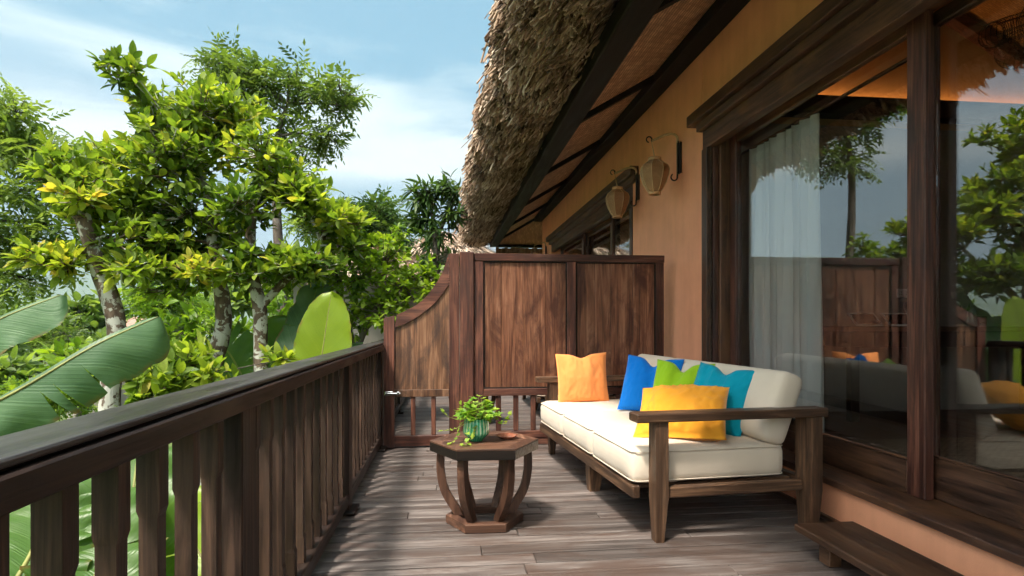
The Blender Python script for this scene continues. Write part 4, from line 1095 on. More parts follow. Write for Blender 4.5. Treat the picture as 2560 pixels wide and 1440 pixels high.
# ------------------------------------------------------------------ vegetation
def leaf_template(width=0.42, fold=0.10, droop=0.18):
    """folded blade, stalk at origin, along +y"""
    st = [(0.0, 0.0), (0.10, 0.45), (0.30, 0.92), (0.52, 1.0), (0.74, 0.76), (0.90, 0.36), (1.0, 0.0)]
    V = []; F3 = []; mid = []; lf = []; rt = []
    for y, w in st:
        z = -droop*y*y
        mid.append(len(V)); V.append((0, y, z))
        if w > 0:
            lf.append(len(V)); V.append((-width/2*w, y, z+fold*w)); rt.append(len(V)); V.append((width/2*w, y, z+fold*w))
    n = len(lf)
    F3 += [(mid[0], mid[1], lf[0]), (mid[0], rt[0], mid[1])]
    for i in range(n-1):
        F3 += [(mid[i+1], mid[i+2], lf[i+1]), (mid[i+1], lf[i+1], lf[i]), (mid[i+1], rt[i+1], mid[i+2]), (mid[i+1], rt[i], rt[i+1])]
    F3 += [(mid[n], mid[n+1], lf[n-1]), (mid[n], rt[n-1], mid[n+1])]
    return np.array(V), np.array(F3)
def pinnate_template(n=4, droop=0.45):
    V = []; F = []
    for i in range(n+1):
        y = 0.25+0.75*i/n
        for s in ((-1, 1) if i < n else (0,)):
            z0 = -droop*y*y
            dx, dy, dz = (0.32*s, 0.14, -0.14) if s else (0, 0.32, -0.16)
            b = np.array([0, y, z0]); tip = b+np.array([dx, dy, dz]); m = b+0.45*np.array([dx, dy, dz]); sd_ = np.array([0, 0.075, 0.0]) if s else np.array([0.075, 0, 0])
            k = len(V); V += [b, m+sd_+np.array([0, 0, 0.015]), tip, m-sd_]; F += [(k, k+1, k+2), (k, k+2, k+3)]
    k = len(V); V += [np.array([-0.006, 0, 0]), np.array([0.006, 0, 0]), np.array([0.0, 1.0, -droop])]; F.append((k, k+1, k+2))
    return np.array(V), np.array(F)
T_CITRUS = leaf_template(0.42, 0.06, 0.2); T_NARROW = leaf_template(0.22, 0.03, 0.35); T_SMALL = leaf_template(0.52, 0.05, 0.15); T_PINNATE = pinnate_template()

def frames(D, upj=0.5):
    n = len(D); D = D/np.linalg.norm(D, axis=1)[:, None]
    up = np.stack([rng.normal(0, upj, n), rng.normal(0, upj, n), np.ones(n)], 1)
    Nn = up-D*np.sum(up*D, 1)[:, None]; Nn /= np.linalg.norm(Nn, axis=1)[:, None]+1e-9
    X = np.cross(D, Nn); return X, D, Nn
def place(T, P, D, S, upj=0.5):
    """instances of template T -> (n,m,3) vertices"""
    X, Y, Z = frames(D, upj); TV = T[0]
    return P[:, None]+S[:, None, None]*(TV[None, :, 0, None]*X[:, None]+TV[None, :, 1, None]*Y[:, None]+TV[None, :, 2, None]*Z[:, None]), (X, Y, Z)
def leaves_mesh(name, T, VV, tint, mat):
    n, m = VV.shape[:2]; F = (np.arange(n)[:, None, None]*m+T[1][None]).reshape(-1, 3)
    me = mesh_arr(name, VV.reshape(-1, 3), F, True, np.repeat(tint, m)); me.materials.append(mat); return me

def tree(name, label, cat, base, trunks, blobs, T, mat, bark_m, size, nleaf, tint=(0.5, 0.2), group=None, singles=0, droop=0.0, axis_up=0.7, twig_r=0.004, limb_r=0.02, upj=0.5, spread=1.0, limbs=True, surf=2.4):
    """trunks: list of (points, radii) in world space; blobs: (centre, radii xyz, rosettes, tint shift)"""
    base = Vector(base); t = thing(name, label, cat, base, 0, group); off = np.array(base)
    wood_ = Acc(); nodes = []
    for pts, rad in trunks:
        cp = catmull(pts, 5); rr = np.interp(np.linspace(0, 1, len(cp)), np.linspace(0, 1, len(rad)), rad)
        V, F = tube_arr(cp, rr, 10, jit=0.06); wood_.add(V-off, F); nodes += [np.array(p) for p in cp[len(cp)//3:]]
        V2 = V[-10:]-off; c = V2.mean(0); wood_.add(np.vstack([V2, c]), np.array([(k, (k+1) % 10, 10) for k in range(10)]))
    obj('trunk', wood_.mesh('trunk', True), bark_m, t)
    br = Acc(); P = []; D = []; S = []; TT = []
    for c, r, nros, ts in blobs:
        c = np.array(c); r = np.array(r)
        d = [np.linalg.norm(q-c)+0.6*max(0, q[2]-c[2]) for q in nodes]; q = nodes[int(np.argmin(d))]
        if limbs:
            mid = (q+c)/2+np.array([random.uniform(-0.1, 0.1)*r[0], random.uniform(-0.1, 0.1)*r[1], 0.15*r[2]])
            cp = catmull([q, mid, c], 4); V, F = tube_arr(cp, np.linspace(limb_r, limb_r*0.5, len(cp))*min(1.0, 0.25+nros/28.0), 6); br.add(V-off, F)
            spine = np.array([tuple(p) for p in cp[3:]])
        else: spine = np.array([c])
        for k in range(nros):
            v = rng.normal(size=3); v /= np.linalg.norm(v); ctr = c+v*r*(rng.random()**(1/surf))
            s0 = spine[int(np.argmin(np.linalg.norm(spine-ctr, axis=1)))]; s0 = s0+(ctr-s0)*0.05
            ax = (ctr-c)/r; ax = ax/(np.linalg.norm(ax)+1e-6)*0.7+np.array([0, 0, axis_up])+rng.normal(0, 0.25, 3); ax /= np.linalg.norm(ax)
            m_ = (s0+ctr)/2+np.array([0, 0, -0.08*np.linalg.norm(ctr-s0)])
            cp = catmull([s0, m_, ctr], 3); V, F = tube_arr(cp, np.linspace(twig_r*1.6, twig_r*0.7, len(cp)), 4); br.add(V-off, F)
            tip = ctr; bk = np.array(cp[-3])-ctr; bk = bk/(np.linalg.norm(bk)+1e-6)
            u = np.cross(ax, [0.3, 0.5, 0.8]); u /= np.linalg.norm(u); w = np.cross(ax, u)
            rt_ = rng.normal(0, 0.12)
            for j in range(nleaf):
                a = j*2.4+rng.random()*0.5; f = j/max(1, nleaf-1); el = (0.35+1.0*f)*spread+rng.normal(0, 0.15)
                d_ = ax*math.cos(el)+(u*math.cos(a)+w*math.sin(a))*math.sin(el)+np.array([0, 0, -droop])
                P.append(tip+bk*size*1.7*f*rng.random()); D.append(d_); S.append(size*rng.uniform(0.5, 1.25)); TT.append(tint[0]+ts+rt_+rng.normal(0, tint[1])-0.15*f)
    if br.n: tag(obj('branches', br.mesh('branches', True), bark_m, t), kind='stuff')
    P = np.array(P); D = np.array(D); S = np.array(S); TT = np.clip(np.array(TT), 0, 1)
    VV, (X, Y, Z) = place(T, P, D, S, upj)
    keep = np.ones(len(P), bool)
    if singles:
        cd = P-np.array([0, 0, CAM_H]); fz = cd@np.array([math.sin(YAW), math.cos(YAW), 0]); fx = cd@np.array([math.cos(YAW), -math.sin(YAW), 0])
        inf = (fz > 0.3) & (np.abs(fx/np.maximum(fz, 0.01)) < 0.84)
        score = np.where(inf, S/np.maximum(fz, 0.1), 0); pick = np.argsort(-score)[:singles]; keep[pick] = False
        var = []
        for k in range(12):
            me = mesh_arr('leaf', T[0]*np.array([1, 1, 0.8+0.06*k]), T[1], True, np.full(len(T[0]), k/11)); me.materials.append(mat); var.append(me)
        for i in pick:
            o = obj('leaf', var[int(TT[i]*11.99)], None, t)
            M = Matrix((X[i], Y[i], Z[i])).transposed().to_4x4()
            o.matrix_local = Matrix.Translation(Vector(P[i]-off)) @ M @ Matrix.Scale(float(S[i]), 4)
    cr = obj('crown', leaves_mesh('crown', T, VV[keep]-off, TT[keep], mat), None, t); tag(cr, kind='stuff')
    return t

def B(px, py, Y, rx, ry, n, ts=0.0, rd=None):
    """crown blob at a picture place and depth; radii in picture pixels"""
    c = pt(px, py, Y); k = Y/FPX; return (c, (rx*k, (rd if rd else max(rx, ry))*k, ry*k), n, ts)
def trunk_px(lst, ground=True):
    return [pt(*a) for a in lst]

def build_vegetation():
    # three lichen-barked citrus trees just beyond the railing
    tr1 = [pt(262, 1500, 5.80), pt(275, 1000, 5.80), pt(292, 820, 5.80), pt(255, 690, 5.80), pt(212, 560, 5.73), pt(200, 535, 5.70)]
    tree('citrus_tree', 'leftmost citrus tree with a sawn trunk and yellowing leaves', 'tree', tr1[0], [(tr1, [0.099, 0.087, 0.081, 0.077, 0.067, 0.064])],
         [B(143, 428, 5.82, 77, 60, 31, 0.05), B(143, 426, 5.78, 77, 60, 31, 0.05), B(199, 469, 5.76, 77, 60, 31, 0.05), B(120, 639, 5.67, 65, 32, 16, 0.24), B(120, 638, 5.63, 65, 32, 16, 0.24), B(167, 662, 5.61, 65, 32, 16, 0.24), B(230, 564, 6.04, 65, 68, 24, 0.0), B(287, 601, 5.74, 65, 68, 24, 0.0), B(273, 515, 6.18, 65, 68, 24, 0.0), B(204, 509, 5.77, 60, 32, 14, 0.26), B(205, 492, 5.50, 60, 32, 14, 0.26), B(191, 519, 5.87, 60, 32, 14, 0.26), B(304, 671, 5.54, 65, 37, 16, 0.12), B(300, 674, 5.74, 65, 37, 16, 0.12), B(345, 667, 5.75, 65, 37, 16, 0.12)],
         T_CITRUS, M_LEAF, M_BARK, 0.128, 7, (0.42, 0.16), 'citrus trees beyond the railing', twig_r=0.006, limb_r=0.018, surf=2.6, singles=230)
    tr2 = [pt(515, 1500, 6.38), pt(525, 980, 6.38), pt(560, 800, 6.38), pt(535, 640, 6.45), pt(520, 500, 6.52), pt(470, 380, 6.52)]
    tree('citrus_tree', 'tallest citrus tree, its crown reaching high above the railing', 'tree', tr2[0], [(tr2, [0.099, 0.093, 0.081, 0.064, 0.052, 0.035])],
         [B(399, 335, 6.47, 89, 68, 34, 0.0), B(395, 365, 6.50, 89, 68, 34, 0.0), B(382, 378, 6.62, 89, 68, 34, 0.0), B(499, 282, 6.32, 77, 64, 33, 0.04), B(408, 271, 6.63, 77, 64, 33, 0.04), B(494, 240, 6.81, 77, 64, 33, 0.04), B(287, 151, 6.09, 44, 37, 8, -0.08), B(303, 189, 6.25, 44, 37, 8, -0.08), B(333, 179, 6.09, 44, 37, 8, -0.08), B(350, 240, 6.38, 28, 33, 8, 0), B(418, 376, 6.14, 106, 68, 46, 0.0), B(444, 427, 6.25, 106, 68, 46, 0.0), B(500, 347, 6.60, 106, 68, 46, 0.0), B(557, 365, 6.41, 69, 70, 26, 0.08), B(555, 276, 6.40, 69, 70, 26, 0.08), B(547, 280, 6.61, 69, 70, 26, 0.08), B(479, 528, 6.36, 97, 70, 43, -0.1), B(360, 526, 6.35, 97, 70, 43, -0.1), B(371, 548, 6.50, 97, 70, 43, -0.1),
          B(253, 429, 6.60, 77, 56, 26, 0.05), B(332, 458, 6.26, 77, 56, 26, 0.05), B(267, 403, 6.63, 77, 56, 26, 0.05), B(434, 661, 6.47, 89, 60, 31, -0.08), B(496, 602, 6.79, 89, 60, 31, -0.08), B(505, 676, 6.61, 89, 60, 31, -0.08), B(501, 670, 5.81, 48, 29, 12, 0.28), B(534, 686, 6.01, 48, 29, 12, 0.28), B(485, 675, 6.07, 48, 29, 12, 0.28), B(404, 605, 6.17, 73, 51, 20, -0.05), B(375, 669, 6.54, 73, 51, 20, -0.05), B(436, 619, 6.44, 73, 51, 20, -0.05), B(644, 285, 6.96, 48, 37, 12, 0.12), B(593, 310, 6.53, 48, 37, 12, 0.12), B(590, 302, 6.46, 48, 37, 12, 0.12), B(440, 715, 6.7, 89, 52, 26, -0.1), B(590, 690, 6.9, 63, 63, 21, -0.12), B(705, 700, 6.8, 73, 42, 21, -0.1), B(360, 620, 6.5, 84, 57, 24, -0.05), B(780, 650, 6.9, 73, 47, 21, 0)],
         T_CITRUS, M_LEAF, M_BARK, 0.13, 7, (0.42, 0.16), 'citrus trees beyond the railing', twig_r=0.006, limb_r=0.018, surf=2.6, singles=290)
    tr3 = [pt(655, 1500, 6.09), pt(652, 930, 6.09), pt(650, 780, 6.09), pt(632, 680, 6.16), pt(628, 560, 6.23), pt(660, 440, 6.38)]
    tr3b = [pt(650, 770, 6.09), pt(700, 715, 6.16), pt(745, 670, 6.23), pt(800, 600, 6.38)]
    tree('citrus_tree', 'right citrus tree with a white patched forked trunk behind the railing', 'tree', tr3[0], [(tr3, [0.070, 0.066, 0.067, 0.056, 0.047, 0.029]), (tr3b, [0.041, 0.037, 0.033, 0.021])],
         [B(656, 385, 6.24, 81, 60, 38, 0.08), B(718, 446, 6.44, 81, 60, 38, 0.08), B(695, 458, 6.66, 81, 60, 38, 0.08), B(759, 499, 6.20, 77, 56, 33, 0.05), B(692, 490, 6.31, 77, 56, 33, 0.05), B(757, 497, 6.18, 77, 56, 33, 0.05), B(843, 549, 6.22, 65, 42, 24, 0.1), B(840, 548, 6.78, 65, 42, 24, 0.1), B(866, 563, 6.77, 65, 42, 24, 0.1), B(586, 518, 5.94, 69, 68, 31, -0.1), B(622, 521, 6.31, 69, 68, 31, -0.1), B(566, 587, 6.45, 69, 68, 31, -0.1), B(764, 660, 6.01, 89, 48, 38, -0.08), B(758, 664, 5.94, 89, 48, 38, -0.08), B(748, 668, 6.14, 89, 48, 38, -0.08), B(613, 684, 5.86, 56, 42, 16, -0.15), B(595, 664, 5.96, 56, 42, 16, -0.15), B(646, 635, 5.96, 56, 42, 16, -0.15), B(890, 623, 6.37, 48, 32, 14, 0.05), B(860, 598, 6.55, 48, 32, 14, 0.05), B(840, 603, 6.69, 48, 32, 14, 0.05)],
         T_CITRUS, M_LEAF, M_BARK, 0.128, 7, (0.40, 0.16), 'citrus trees beyond the railing', twig_r=0.006, limb_r=0.018, surf=2.6, singles=290)
    # feathery trees farther back
    f1 = [pt(700, 1150, 10.2), pt(705, 800, 10.2), pt(690, 500, 10.2), pt(695, 340, 10.2), pt(720, 260, 10.2)]
    tree('feathery_tree', 'tall feathery-leaved tree rising behind the citrus crowns', 'tree', f1[0], [(f1, [0.10, 0.09, 0.07, 0.05, 0.025])],
         [B(545, 155, 10.2, 65, 40, 22), B(640, 190, 10.2, 80, 40, 24), B(740, 205, 10.2, 80, 45, 24), B(850, 225, 10.2, 60, 40, 18), B(860, 265, 10.2, 45, 25, 9), B(820, 340, 10.2, 60, 35, 17), B(700, 290, 10.2, 60, 40, 10), B(720, 350, 10.2, 90, 50, 18), B(600, 230, 10.2, 70, 40, 14)],
         T_PINNATE, M_LEAF2, M_BARK2, 0.30, 6, (0.45, 0.15), 'feathery trees', singles=0, droop=0.35, axis_up=0.35, twig_r=0.007, limb_r=0.03)
    f2 = [pt(-160, 1150, 8.5), pt(-150, 800, 8.5), pt(-120, 560, 8.5), pt(-60, 400, 8.5), pt(20, 330, 8.5)]
    tree('feathery_tree', 'airy feathery-leaved tree at the left edge beyond the yellowing citrus', 'tree', f2[0], [(f2, [0.15, 0.13, 0.10, 0.06, 0.03])],
         [B(-130, 330, 8.5, 80, 45, 18), B(-210, 430, 8.5, 80, 45, 16), B(-230, 540, 8.8, 80, 50, 14), B(-90, 450, 8.3, 70, 45, 12), B(40, 280, 8.5, 70, 40, 22), B(20, 350, 8.5, 60, 40, 16), B(110, 390, 8.5, 70, 55, 22), B(60, 480, 8.5, 80, 40, 18), B(110, 560, 8.5, 90, 50, 22), B(30, 610, 8.5, 70, 40, 18), B(40, 690, 8.5, 80, 45, 20), B(170, 650, 8.5, 60, 40, 12), B(200, 480, 8.5, 60, 50, 10)],
         T_PINNATE, M_LEAF2, M_BARK2, 0.30, 6, (0.62, 0.15), 'feathery trees', droop=0.35, axis_up=0.35, twig_r=0.006, limb_r=0.028)
    # slim tree near the thatch
    s1 = [pt(1092, 900, 11), pt(1090, 700, 11), pt(1088, 600, 11), pt(1080, 530, 11), pt(1075, 480, 11)]
    tree('slim_tree', 'slender dark narrow-leaved tree just left of the thatched eave', 'tree', s1[0], [(s1, [0.07, 0.06, 0.05, 0.035, 0.02]), ([s1[2], pt(1115, 545, 11), pt(1135, 490, 11)], [0.035, 0.03, 0.015])],
         [B(1060, 490, 11, 50, 35, 34), B(1120, 470, 11, 40, 32, 24), B(1050, 550, 11, 45, 40, 26), B(1135, 535, 11, 30, 45, 20), B(1095, 590, 11, 50, 35, 14, 0.1), B(1090, 650, 11, 60, 35, 16, -0.1)],
         T_NARROW, M_LEAF4, M_BARK2, 0.24, 9, (0.5, 0.18), None, droop=0.45, axis_up=0.5, twig_r=0.006, limb_r=0.02)
    # rounder background trees
    for lab, cx, Y, bl in (('dark green layered tree between the citrus crowns and slim tree', 945, 17, [(940, 530, 60, 28, 44), (900, 570, 45, 25, 30), (970, 590, 60, 35, 44), (930, 620, 70, 40, 40)]),
                           ('pale feathery treetop showing just right of the citrus crowns', 800, 19, [(790, 520, 55, 22, 36), (840, 545, 40, 22, 26), (770, 560, 55, 30, 30)])):
        b0 = [pt(cx, 900, Y), pt(cx, 700, Y), pt(cx, 580, Y)]
        tree('background_tree', lab, 'tree', b0[0], [(b0, [0.18, 0.14, 0.06])], [B(a, b, Y, c, d, n) for a, b, c, d, n in bl], T_PINNATE, M_LEAF4 if Y == 17 else M_LEAF2, M_BARK2, 0.45, 6, (0.6, 0.2), 'background trees', droop=0.1, axis_up=0.3, twig_r=0.01, limb_r=0.04)
    # light green shrubs beyond the gate
    sh = [pt(890, 1060, 6.6), pt(895, 880, 6.6), pt(930, 790, 6.6), pt(960, 720, 6.6)]
    tree('leafy_shrub', 'light green small-leaved shrub filling the gap left of the gate', 'shrub', sh[0], [(sh, [0.04, 0.035, 0.025, 0.012]), ([sh[1], pt(850, 760, 6.6), pt(840, 680, 6.7)], [0.03, 0.02, 0.01])],
         [B(960, 650, 6.8, 90, 60, 60, 0.1), B(890, 700, 6.6, 90, 70, 60), B(1010, 720, 6.8, 75, 60, 55, 0.05), B(950, 780, 6.5, 90, 60, 60), B(1060, 690, 7.0, 55, 45, 34), B(870, 790, 6.5, 60, 70, 34), B(980, 600, 7.0, 55, 45, 24, 0.1), B(880, 620, 6.8, 70, 50, 36, 0.1)],
         T_SMALL, M_LEAF3, M_BARK2, 0.085, 9, (0.55, 0.16), None, singles=200, droop=0.25, axis_up=0.5, twig_r=0.0035, limb_r=0.012)
    sh2 = [pt(470, 1180, 3.2), pt(465, 1040, 3.2), pt(455, 960, 3.2)]
    tree('leafy_shrub', 'bright yellow-green shrub close behind the handrail below the citrus trunks', 'shrub', sh2[0], [(sh2, [0.02, 0.016, 0.01])],
         [B(460, 900, 3.3, 75, 50, 26, 0.1), B(400, 960, 3.1, 60, 55, 20), B(520, 960, 3.2, 60, 50, 22, 0.1), B(580, 980, 3.3, 50, 40, 12, 0.15), B(350, 1000, 3.0, 50, 50, 14), B(700, 900, 3.9, 40, 30, 8, 0.1)],
         T_CITRUS, M_LEAF, M_BARK2, 0.09, 8, (0.45, 0.12), None, singles=160, twig_r=0.003, limb_r=0.008, surf=3.0)
    sh3 = [pt(560, 1150, 9.0), pt(565, 1000, 9.0), pt(570, 900, 9.0)]
    tree('leafy_shrub', 'shaded green shrub standing between the citrus trunks', 'shrub', sh3[0], [(sh3, [0.03, 0.025, 0.015])],
         [B(560, 830, 9.2, 90, 80, 40), B(470, 820, 9.4, 90, 70, 40, 0.1), B(720, 820, 9.0, 70, 90, 36), B(620, 920, 8.8, 80, 60, 30), B(380, 880, 9.6, 90, 70, 36, 0.15)],
         T_CITRUS, M_LEAF3, M_BARK2, 0.17, 8, (0.38, 0.16), None, twig_r=0.004, limb_r=0.012)
    # trees on the slope beyond
    spec = [(90, 830, 26, 150, 70), (250, 800, 34, 130, 70), (390, 780, 30, 110, 75), (20, 950, 18, 150, 80), (190, 930, 20, 120, 70), (330, 900, 22, 130, 80), (560, 760, 36, 130, 60), (740, 720, 32, 110, 70), (880, 700, 30, 90, 60), (-120, 860, 22, 150, 100), (110, 1010, 13, 120, 50)]
    words = ['leafy hillside tree just above the upper banana leaf', 'hillside tree beside the pinkish far roof', 'hillside tree between the two left citrus trunks', 'low hillside tree under the upper banana leaf', 'hillside treetop behind the lower banana leaf tip', 'hillside tree below the far roof', 'far hillside tree behind the middle citrus trunk', 'far hillside tree behind the right citrus crown', 'far hillside tree behind the light green shrub', 'hillside tree at the very left edge', 'hillside thicket right above the handrail at the left']
    for (px_, py_, Y, rx, ry), lab in zip(spec, words):
        c = pt(px_, py_, Y); g = hgt(c.x, c.y); b0 = [Vector((c.x, c.y, g-0.2)), Vector((c.x+0.2, c.y, (g+c.z)/2)), Vector(c)]
        bl = [B(px_+random.uniform(-0.6, 0.6)*rx, py_+random.uniform(-0.5, 0.5)*ry, Y+random.uniform(-1, 1), rx*0.5, ry*0.5, 24, random.uniform(-0.15, 0.15)) for _ in range(6)]
        tree('hillside_tree', lab, 'tree', b0[0], [(b0, [0.2, 0.16, 0.06])], bl, T_PINNATE if random.random() < 0.5 else T_SMALL, random.choice((M_LEAF2, M_LEAF3)), M_BARK2, 0.022*Y, 6, (0.5, 0.2), 'trees on the slope', droop=0.2, twig_r=0.012, limb_r=0.04)
build_vegetation()

# banana plants
def banana_leaf(mid, width, up, fold=0.25, wav=0.02, n=46, m=11, tip=0.9, splits=None, base=0.25, curl=0.0, vr=(-1.0, 1.0), tear=()):
    """blade along a midrib curve; the blade is split from its margin at some places, as wind does"""
    cp = catmull(mid, 14); P0 = np.array([tuple(p) for p in cp])
    L = np.concatenate([[0], np.cumsum(np.linalg.norm(np.diff(P0, axis=0), axis=1))]); L /= L[-1]
    T0 = np.gradient(P0, axis=0); T0 /= np.linalg.norm(T0, axis=1)[:, None]
    def at(t): return (np.array([np.interp(t, L, P0[:, i]) for i in range(3)]), np.array([np.interp(t, L, T0[:, i]) for i in range(3)]))
    sd_ = random.random()*50
    if splits is None: splits = sorted(random.uniform(0.25, 0.93) for _ in range(3))
    V = []; F = []; UV = []
    def half(v0, v1, mm):
        cuts = [0.0]+[c for c in splits if random.random() < 0.75]+[1.0]
        for a, b in zip(cuts[:-1], cuts[1:]):
            rows = max(4, int(n*(b-a))+2); off = len(V)
            ga = 0.0 if a == 0 else random.uniform(0.008, 0.03); gb_ = 0.0 if b == 1 else random.uniform(0.006, 0.022)
            dip = random.uniform(-0.10, 0.16)*width
            for i in range(rows):
                f = i/(rows-1)
                for j in range(mm):
                    v = v0+(v1-v0)*j/(mm-1); av = abs(v)
                    op = max(0.0, av-0.25)**1.3
                    t = (a+ga*op)+((b-gb_*op)-(a+ga*op))*f
                    p, Tn = at(t)
                    w = width*min(1, (max(t, 1e-4)/base)**0.6 if t < base else 1)*(max(0.0, 1-((t-tip)/(1-tip))**2)**0.5 if t > tip else 1)*(1-0.12*max(0, t-0.5))
                    s_ = np.cross(Tn, np.array(up, float)); s_ /= np.linalg.norm(s_); nn = np.cross(s_, Tn)
                    zz = fold*av*w-curl*av**3*w+wav*av*av*math.sin(t*(34+8*math.sin(sd_))+v*2+sd_)+wav*0.7*av*mnoise.noise(Vector((t*9+sd_, v*2, 0)))-dip*av*av*(0.3+f)
                    e = w*(v+0.06*av*av*mnoise.noise(Vector((t*30+sd_, v, 3)))+0.03*av*av*mnoise.noise(Vector((t*90+sd_, v, 8))))
                    V.append(p+s_*e+nn*zz+Tn*(0.10*width*av)); UV.append((t, v, 0))
            for i in range(rows-1):
                for j in range(mm-1): q = off+i*mm+j; F.append((q, q+1, q+mm+1, q+mm))
    half(0.0, vr[1], m)
    if vr[0] < -0.01: half(0.0, vr[0], max(3, int(m*abs(vr[0]))))
    k = np.linspace(0, 1, 30); P = np.array([at(t)[0] for t in k])
    return np.array(V), np.array(F), np.array(UV), P
def build_banana(name, label, base, leaves, stem=None):
    t = thing(name, label, 'banana plant', base, 0, 'banana plants'); off = np.array(base)
    for mid, width, up, mat, kw in leaves:
        V, F, UV, P = banana_leaf(mid, width, up, **kw)
        me = mesh_arr('leaf', V-off, F, True); a = me.attributes.new('luv', 'FLOAT_VECTOR', 'POINT'); a.data.foreach_set('vector', UV.astype(np.float32).ravel())
        o = obj('leaf', me, mat, t)
        V, F = tube_arr(P, np.linspace(0.009, 0.002, len(P)), 6); obj('midrib', mesh_arr('midrib', V-off, F, True), M_STEM, o)
        q = [tuple(base+Vector((0, 0, 0.45))), tuple((base+Vector((0, 0, 0.6))+Vector(P[0]))/2+Vector((0, 0, 0.1))), tuple(P[0])]
        V, F = tube_arr(catmull(q, 5), np.linspace(0.028, 0.014, 11), 6); obj('stalk', mesh_arr('stalk', V-off, F, True), M_STEM, t)
    V, F = tube_arr([base+Vector((0, 0, -0.1)), base+Vector((0.01, 0, 0.3)), base+Vector((0, 0.01, 0.7))], [0.075, 0.065, 0.04], 12); obj('stem', mesh_arr('stem', V-off, F, True), M_STEM, t)
def gb(x, y): return Vector((x, y, hgt(x, y)))
def build_bananas():
    UPL = (0.35, -0.75, 0.55)
    build_banana('banana_plant', 'banana plant at the left whose two large waxy leaves reach over the view', gb(-2.35, 1.7),
        [([pt(-330, 1180, 2.4), pt(-120, 1062, 2.42), pt(60, 968, 2.46), pt(240, 862, 2.55), pt(395, 792, 2.7)], 0.165, UPL, M_BAN_BLUE, dict(fold=-0.12, wav=0.016, vr=(-0.10, 1.0), m=15, n=70, base=0.55, tear=((0.70, 1, 0.07), (0.86, 1, 0.13), (0.93, 1, 0.10)), curl=0.35)),
         ([pt(-420, 985, 2.9), pt(-160, 880, 2.95), pt(10, 793, 3.0), pt(150, 738, 3.05)], 0.155, UPL, M_BAN_BLUE, dict(fold=-0.1, wav=0.012, tip=0.90, vr=(-0.10, 1.0), m=13, n=60)),
         ([pt(-300, 1300, 2.0), pt(-100, 1330, 1.9), pt(60, 1400, 1.9)], 0.17, (0.2, -0.5, 0.8), M_BAN_GREEN, dict(fold=0.1))])
    build_banana('banana_plant', 'banana plant behind the handrail with one upright young lime leaf', gb(-1.35, 6.0),
        [([pt(800, 1150, 5.45), pt(798, 960, 5.45), pt(812, 840, 5.48), pt(828, 735, 5.52)], 0.255, (0.1, -1, 0.15), M_BAN_LIME, dict(fold=0.10, wav=0.006, tip=0.62, base=0.3)),
         ([pt(725, 1060, 5.93), pt(735, 900, 6.07), pt(770, 790, 6.35), pt(800, 700, 6.76)], 0.207, (-0.2, -1, 0.2), M_BAN_BLUE, dict(fold=0.15, tip=0.8)),
         ([pt(690, 1000, 6.35), pt(700, 920, 6.35), pt(715, 840, 6.35), pt(730, 800, 6.35)], 0.276, (0.3, -1, 0.1), M_BAN_GREEN, dict(fold=0.1, tip=0.75)),
         ([pt(900, 1000, 6.35), pt(885, 920, 6.35), pt(870, 860, 6.49)], 0.166, (0, -1, 0.3), M_BAN_BLUE, dict(fold=0.1)),
         ([pt(640, 1010, 6.76), pt(600, 930, 6.76), pt(570, 880, 6.76), pt(540, 870, 6.76)], 0.331, (0.1, -1, 0.3), M_BAN_GREEN, dict(fold=0.1))])
    build_banana('banana_plant', 'banana plant seen between the nearest balusters below the handrail', gb(-1.25, 1.75),
        [([pt(470, 1700, 1.9), pt(350, 1500, 1.8), pt(330, 1300, 1.8), pt(345, 1130, 1.9)], 0.16, (0.2, -1, 0.2), M_BAN_GREEN, dict(fold=0.1)),
         ([pt(60, 1650, 1.6), pt(200, 1500, 1.6), pt(260, 1380, 1.7), pt(250, 1250, 1.8)], 0.15, (0.1, -1, 0.3), M_BAN_GREEN, dict(fold=0.15)),
         ([pt(-60, 1600, 1.5), pt(40, 1450, 1.6), pt(90, 1350, 1.7), pt(110, 1240, 1.8)], 0.14, (0.3, -0.8, 0.4), M_BAN_GREEN, dict(fold=0.2)),
         ([pt(640, 1750, 2.2), pt(560, 1500, 2.2), pt(480, 1350, 2.3), pt(430, 1250, 2.4)], 0.16, (0.2, -1, 0.3), M_BAN_LIME, dict(fold=0.1)),
         ([pt(-200, 1350, 1.9), pt(-60, 1290, 2.0), pt(60, 1250, 2.1), pt(190, 1180, 2.2)], 0.13, (0.2, -0.6, 0.7), M_BAN_GREEN, dict(fold=-0.1))])
build_bananas()

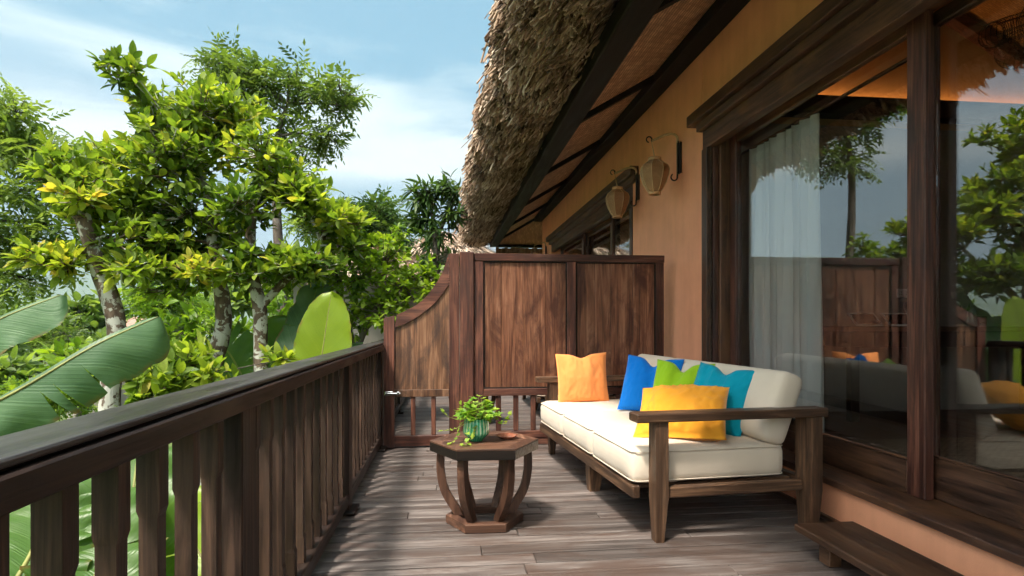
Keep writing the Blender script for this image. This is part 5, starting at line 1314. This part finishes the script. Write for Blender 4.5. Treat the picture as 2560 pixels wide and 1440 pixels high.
# ground cover on the slope beside the deck
def build_cover():
    n = 9000
    x = -1.2-rng.random(n)**1.6*11; y = rng.uniform(-1, 15, n)
    z = np.array([hgt(a, b) for a, b in zip(x, y)])+rng.random(n)**2*0.55
    D = rng.normal(size=(n, 3))*np.array([1, 1, 0.4])+np.array([0, 0, 0.35])
    VV, _ = place(T_CITRUS, np.stack([x, y, z], 1), D, rng.uniform(0.07, 0.2, n), 0.6)
    o = obj('ground_cover', leaves_mesh('ground_cover', T_CITRUS, VV, np.clip(rng.normal(0.5, 0.25, n), 0, 1), M_LEAF3), None)
    tag(o, 'low tangle of green undergrowth on the slope below the railing', 'undergrowth', kind='stuff')
build_cover()

# far thatched pavilions and a house on the slope
def straw_roof(acc, c, rx, ry, h, n, sz):
    for _ in range(n):
        a = random.uniform(0, 2*math.pi); s = random.random()**0.6
        p = np.array([c[0]+rx*s*math.cos(a), c[1]+ry*s*math.sin(a), c[2]+h*(1-s)*(1+0.25*s)])
        d = np.array([rx*math.cos(a), ry*math.sin(a), -h*1.0])+rng.normal(0, 0.25, 3)*rx; d /= np.linalg.norm(d)
        u = np.cross(d, [0, 0, 1.0]); u /= np.linalg.norm(u); w = sz*random.uniform(0.03, 0.06); l = sz*random.uniform(0.6, 1.2)
        up = np.array([0, 0, 0.02*sz])
        acc.add([p-u*w, p+u*w, p+u*w*0.4+d*l+up, p-u*w*0.4+d*l+up], np.array([(0, 1, 2, 3)]), min(1, max(0, random.gauss(0.8, 0.18))))
def build_pavilions():
    for (px_, py_, Y, rx, h, lab) in ((1110, 640, 21, 1.9, 0.85, 'pale thatched hut roof behind the slim tree'), (925, 700, 15, 2.3, 0.8, 'thatched hut roof mostly hidden by the light green shrub'), (290, 815, 40, 3.2, 0.9, 'far hut with pinkish roof on the slope behind the banana leaf')):
        c = pt(px_, py_, Y); g = hgt(c.x, c.y); t = thing('thatched_hut', lab, 'hut', (c.x, c.y, g-0.05), group='huts beyond the garden')
        hz = c.z-g+0.05
        V, F = lathe([(rx*1.0, hz-0.02), (rx*0.5, hz+h*0.52), (0.02, hz+h)], 20); rf = obj('roof', mesh_arr('roof', V, F, True), M_THATCH_D if Y < 30 else plain('pink_roof', (0.42, 0.24, 0.18), 0.8, 0, 5, 0.2), t)
        if Y < 30:
            a = Acc(); straw_roof(a, (0, 0, hz+0.02), rx, rx, h, 2600, 0.5); tag(obj('straw', a.mesh('straw'), M_THATCH, rf), kind='stuff')
        V, F = lathe([(rx*0.78, -0.1), (rx*0.78, hz+0.02)], 16); obj('wall', mesh_arr('wall', V, F), M_GREYWALL, t)
build_pavilions()
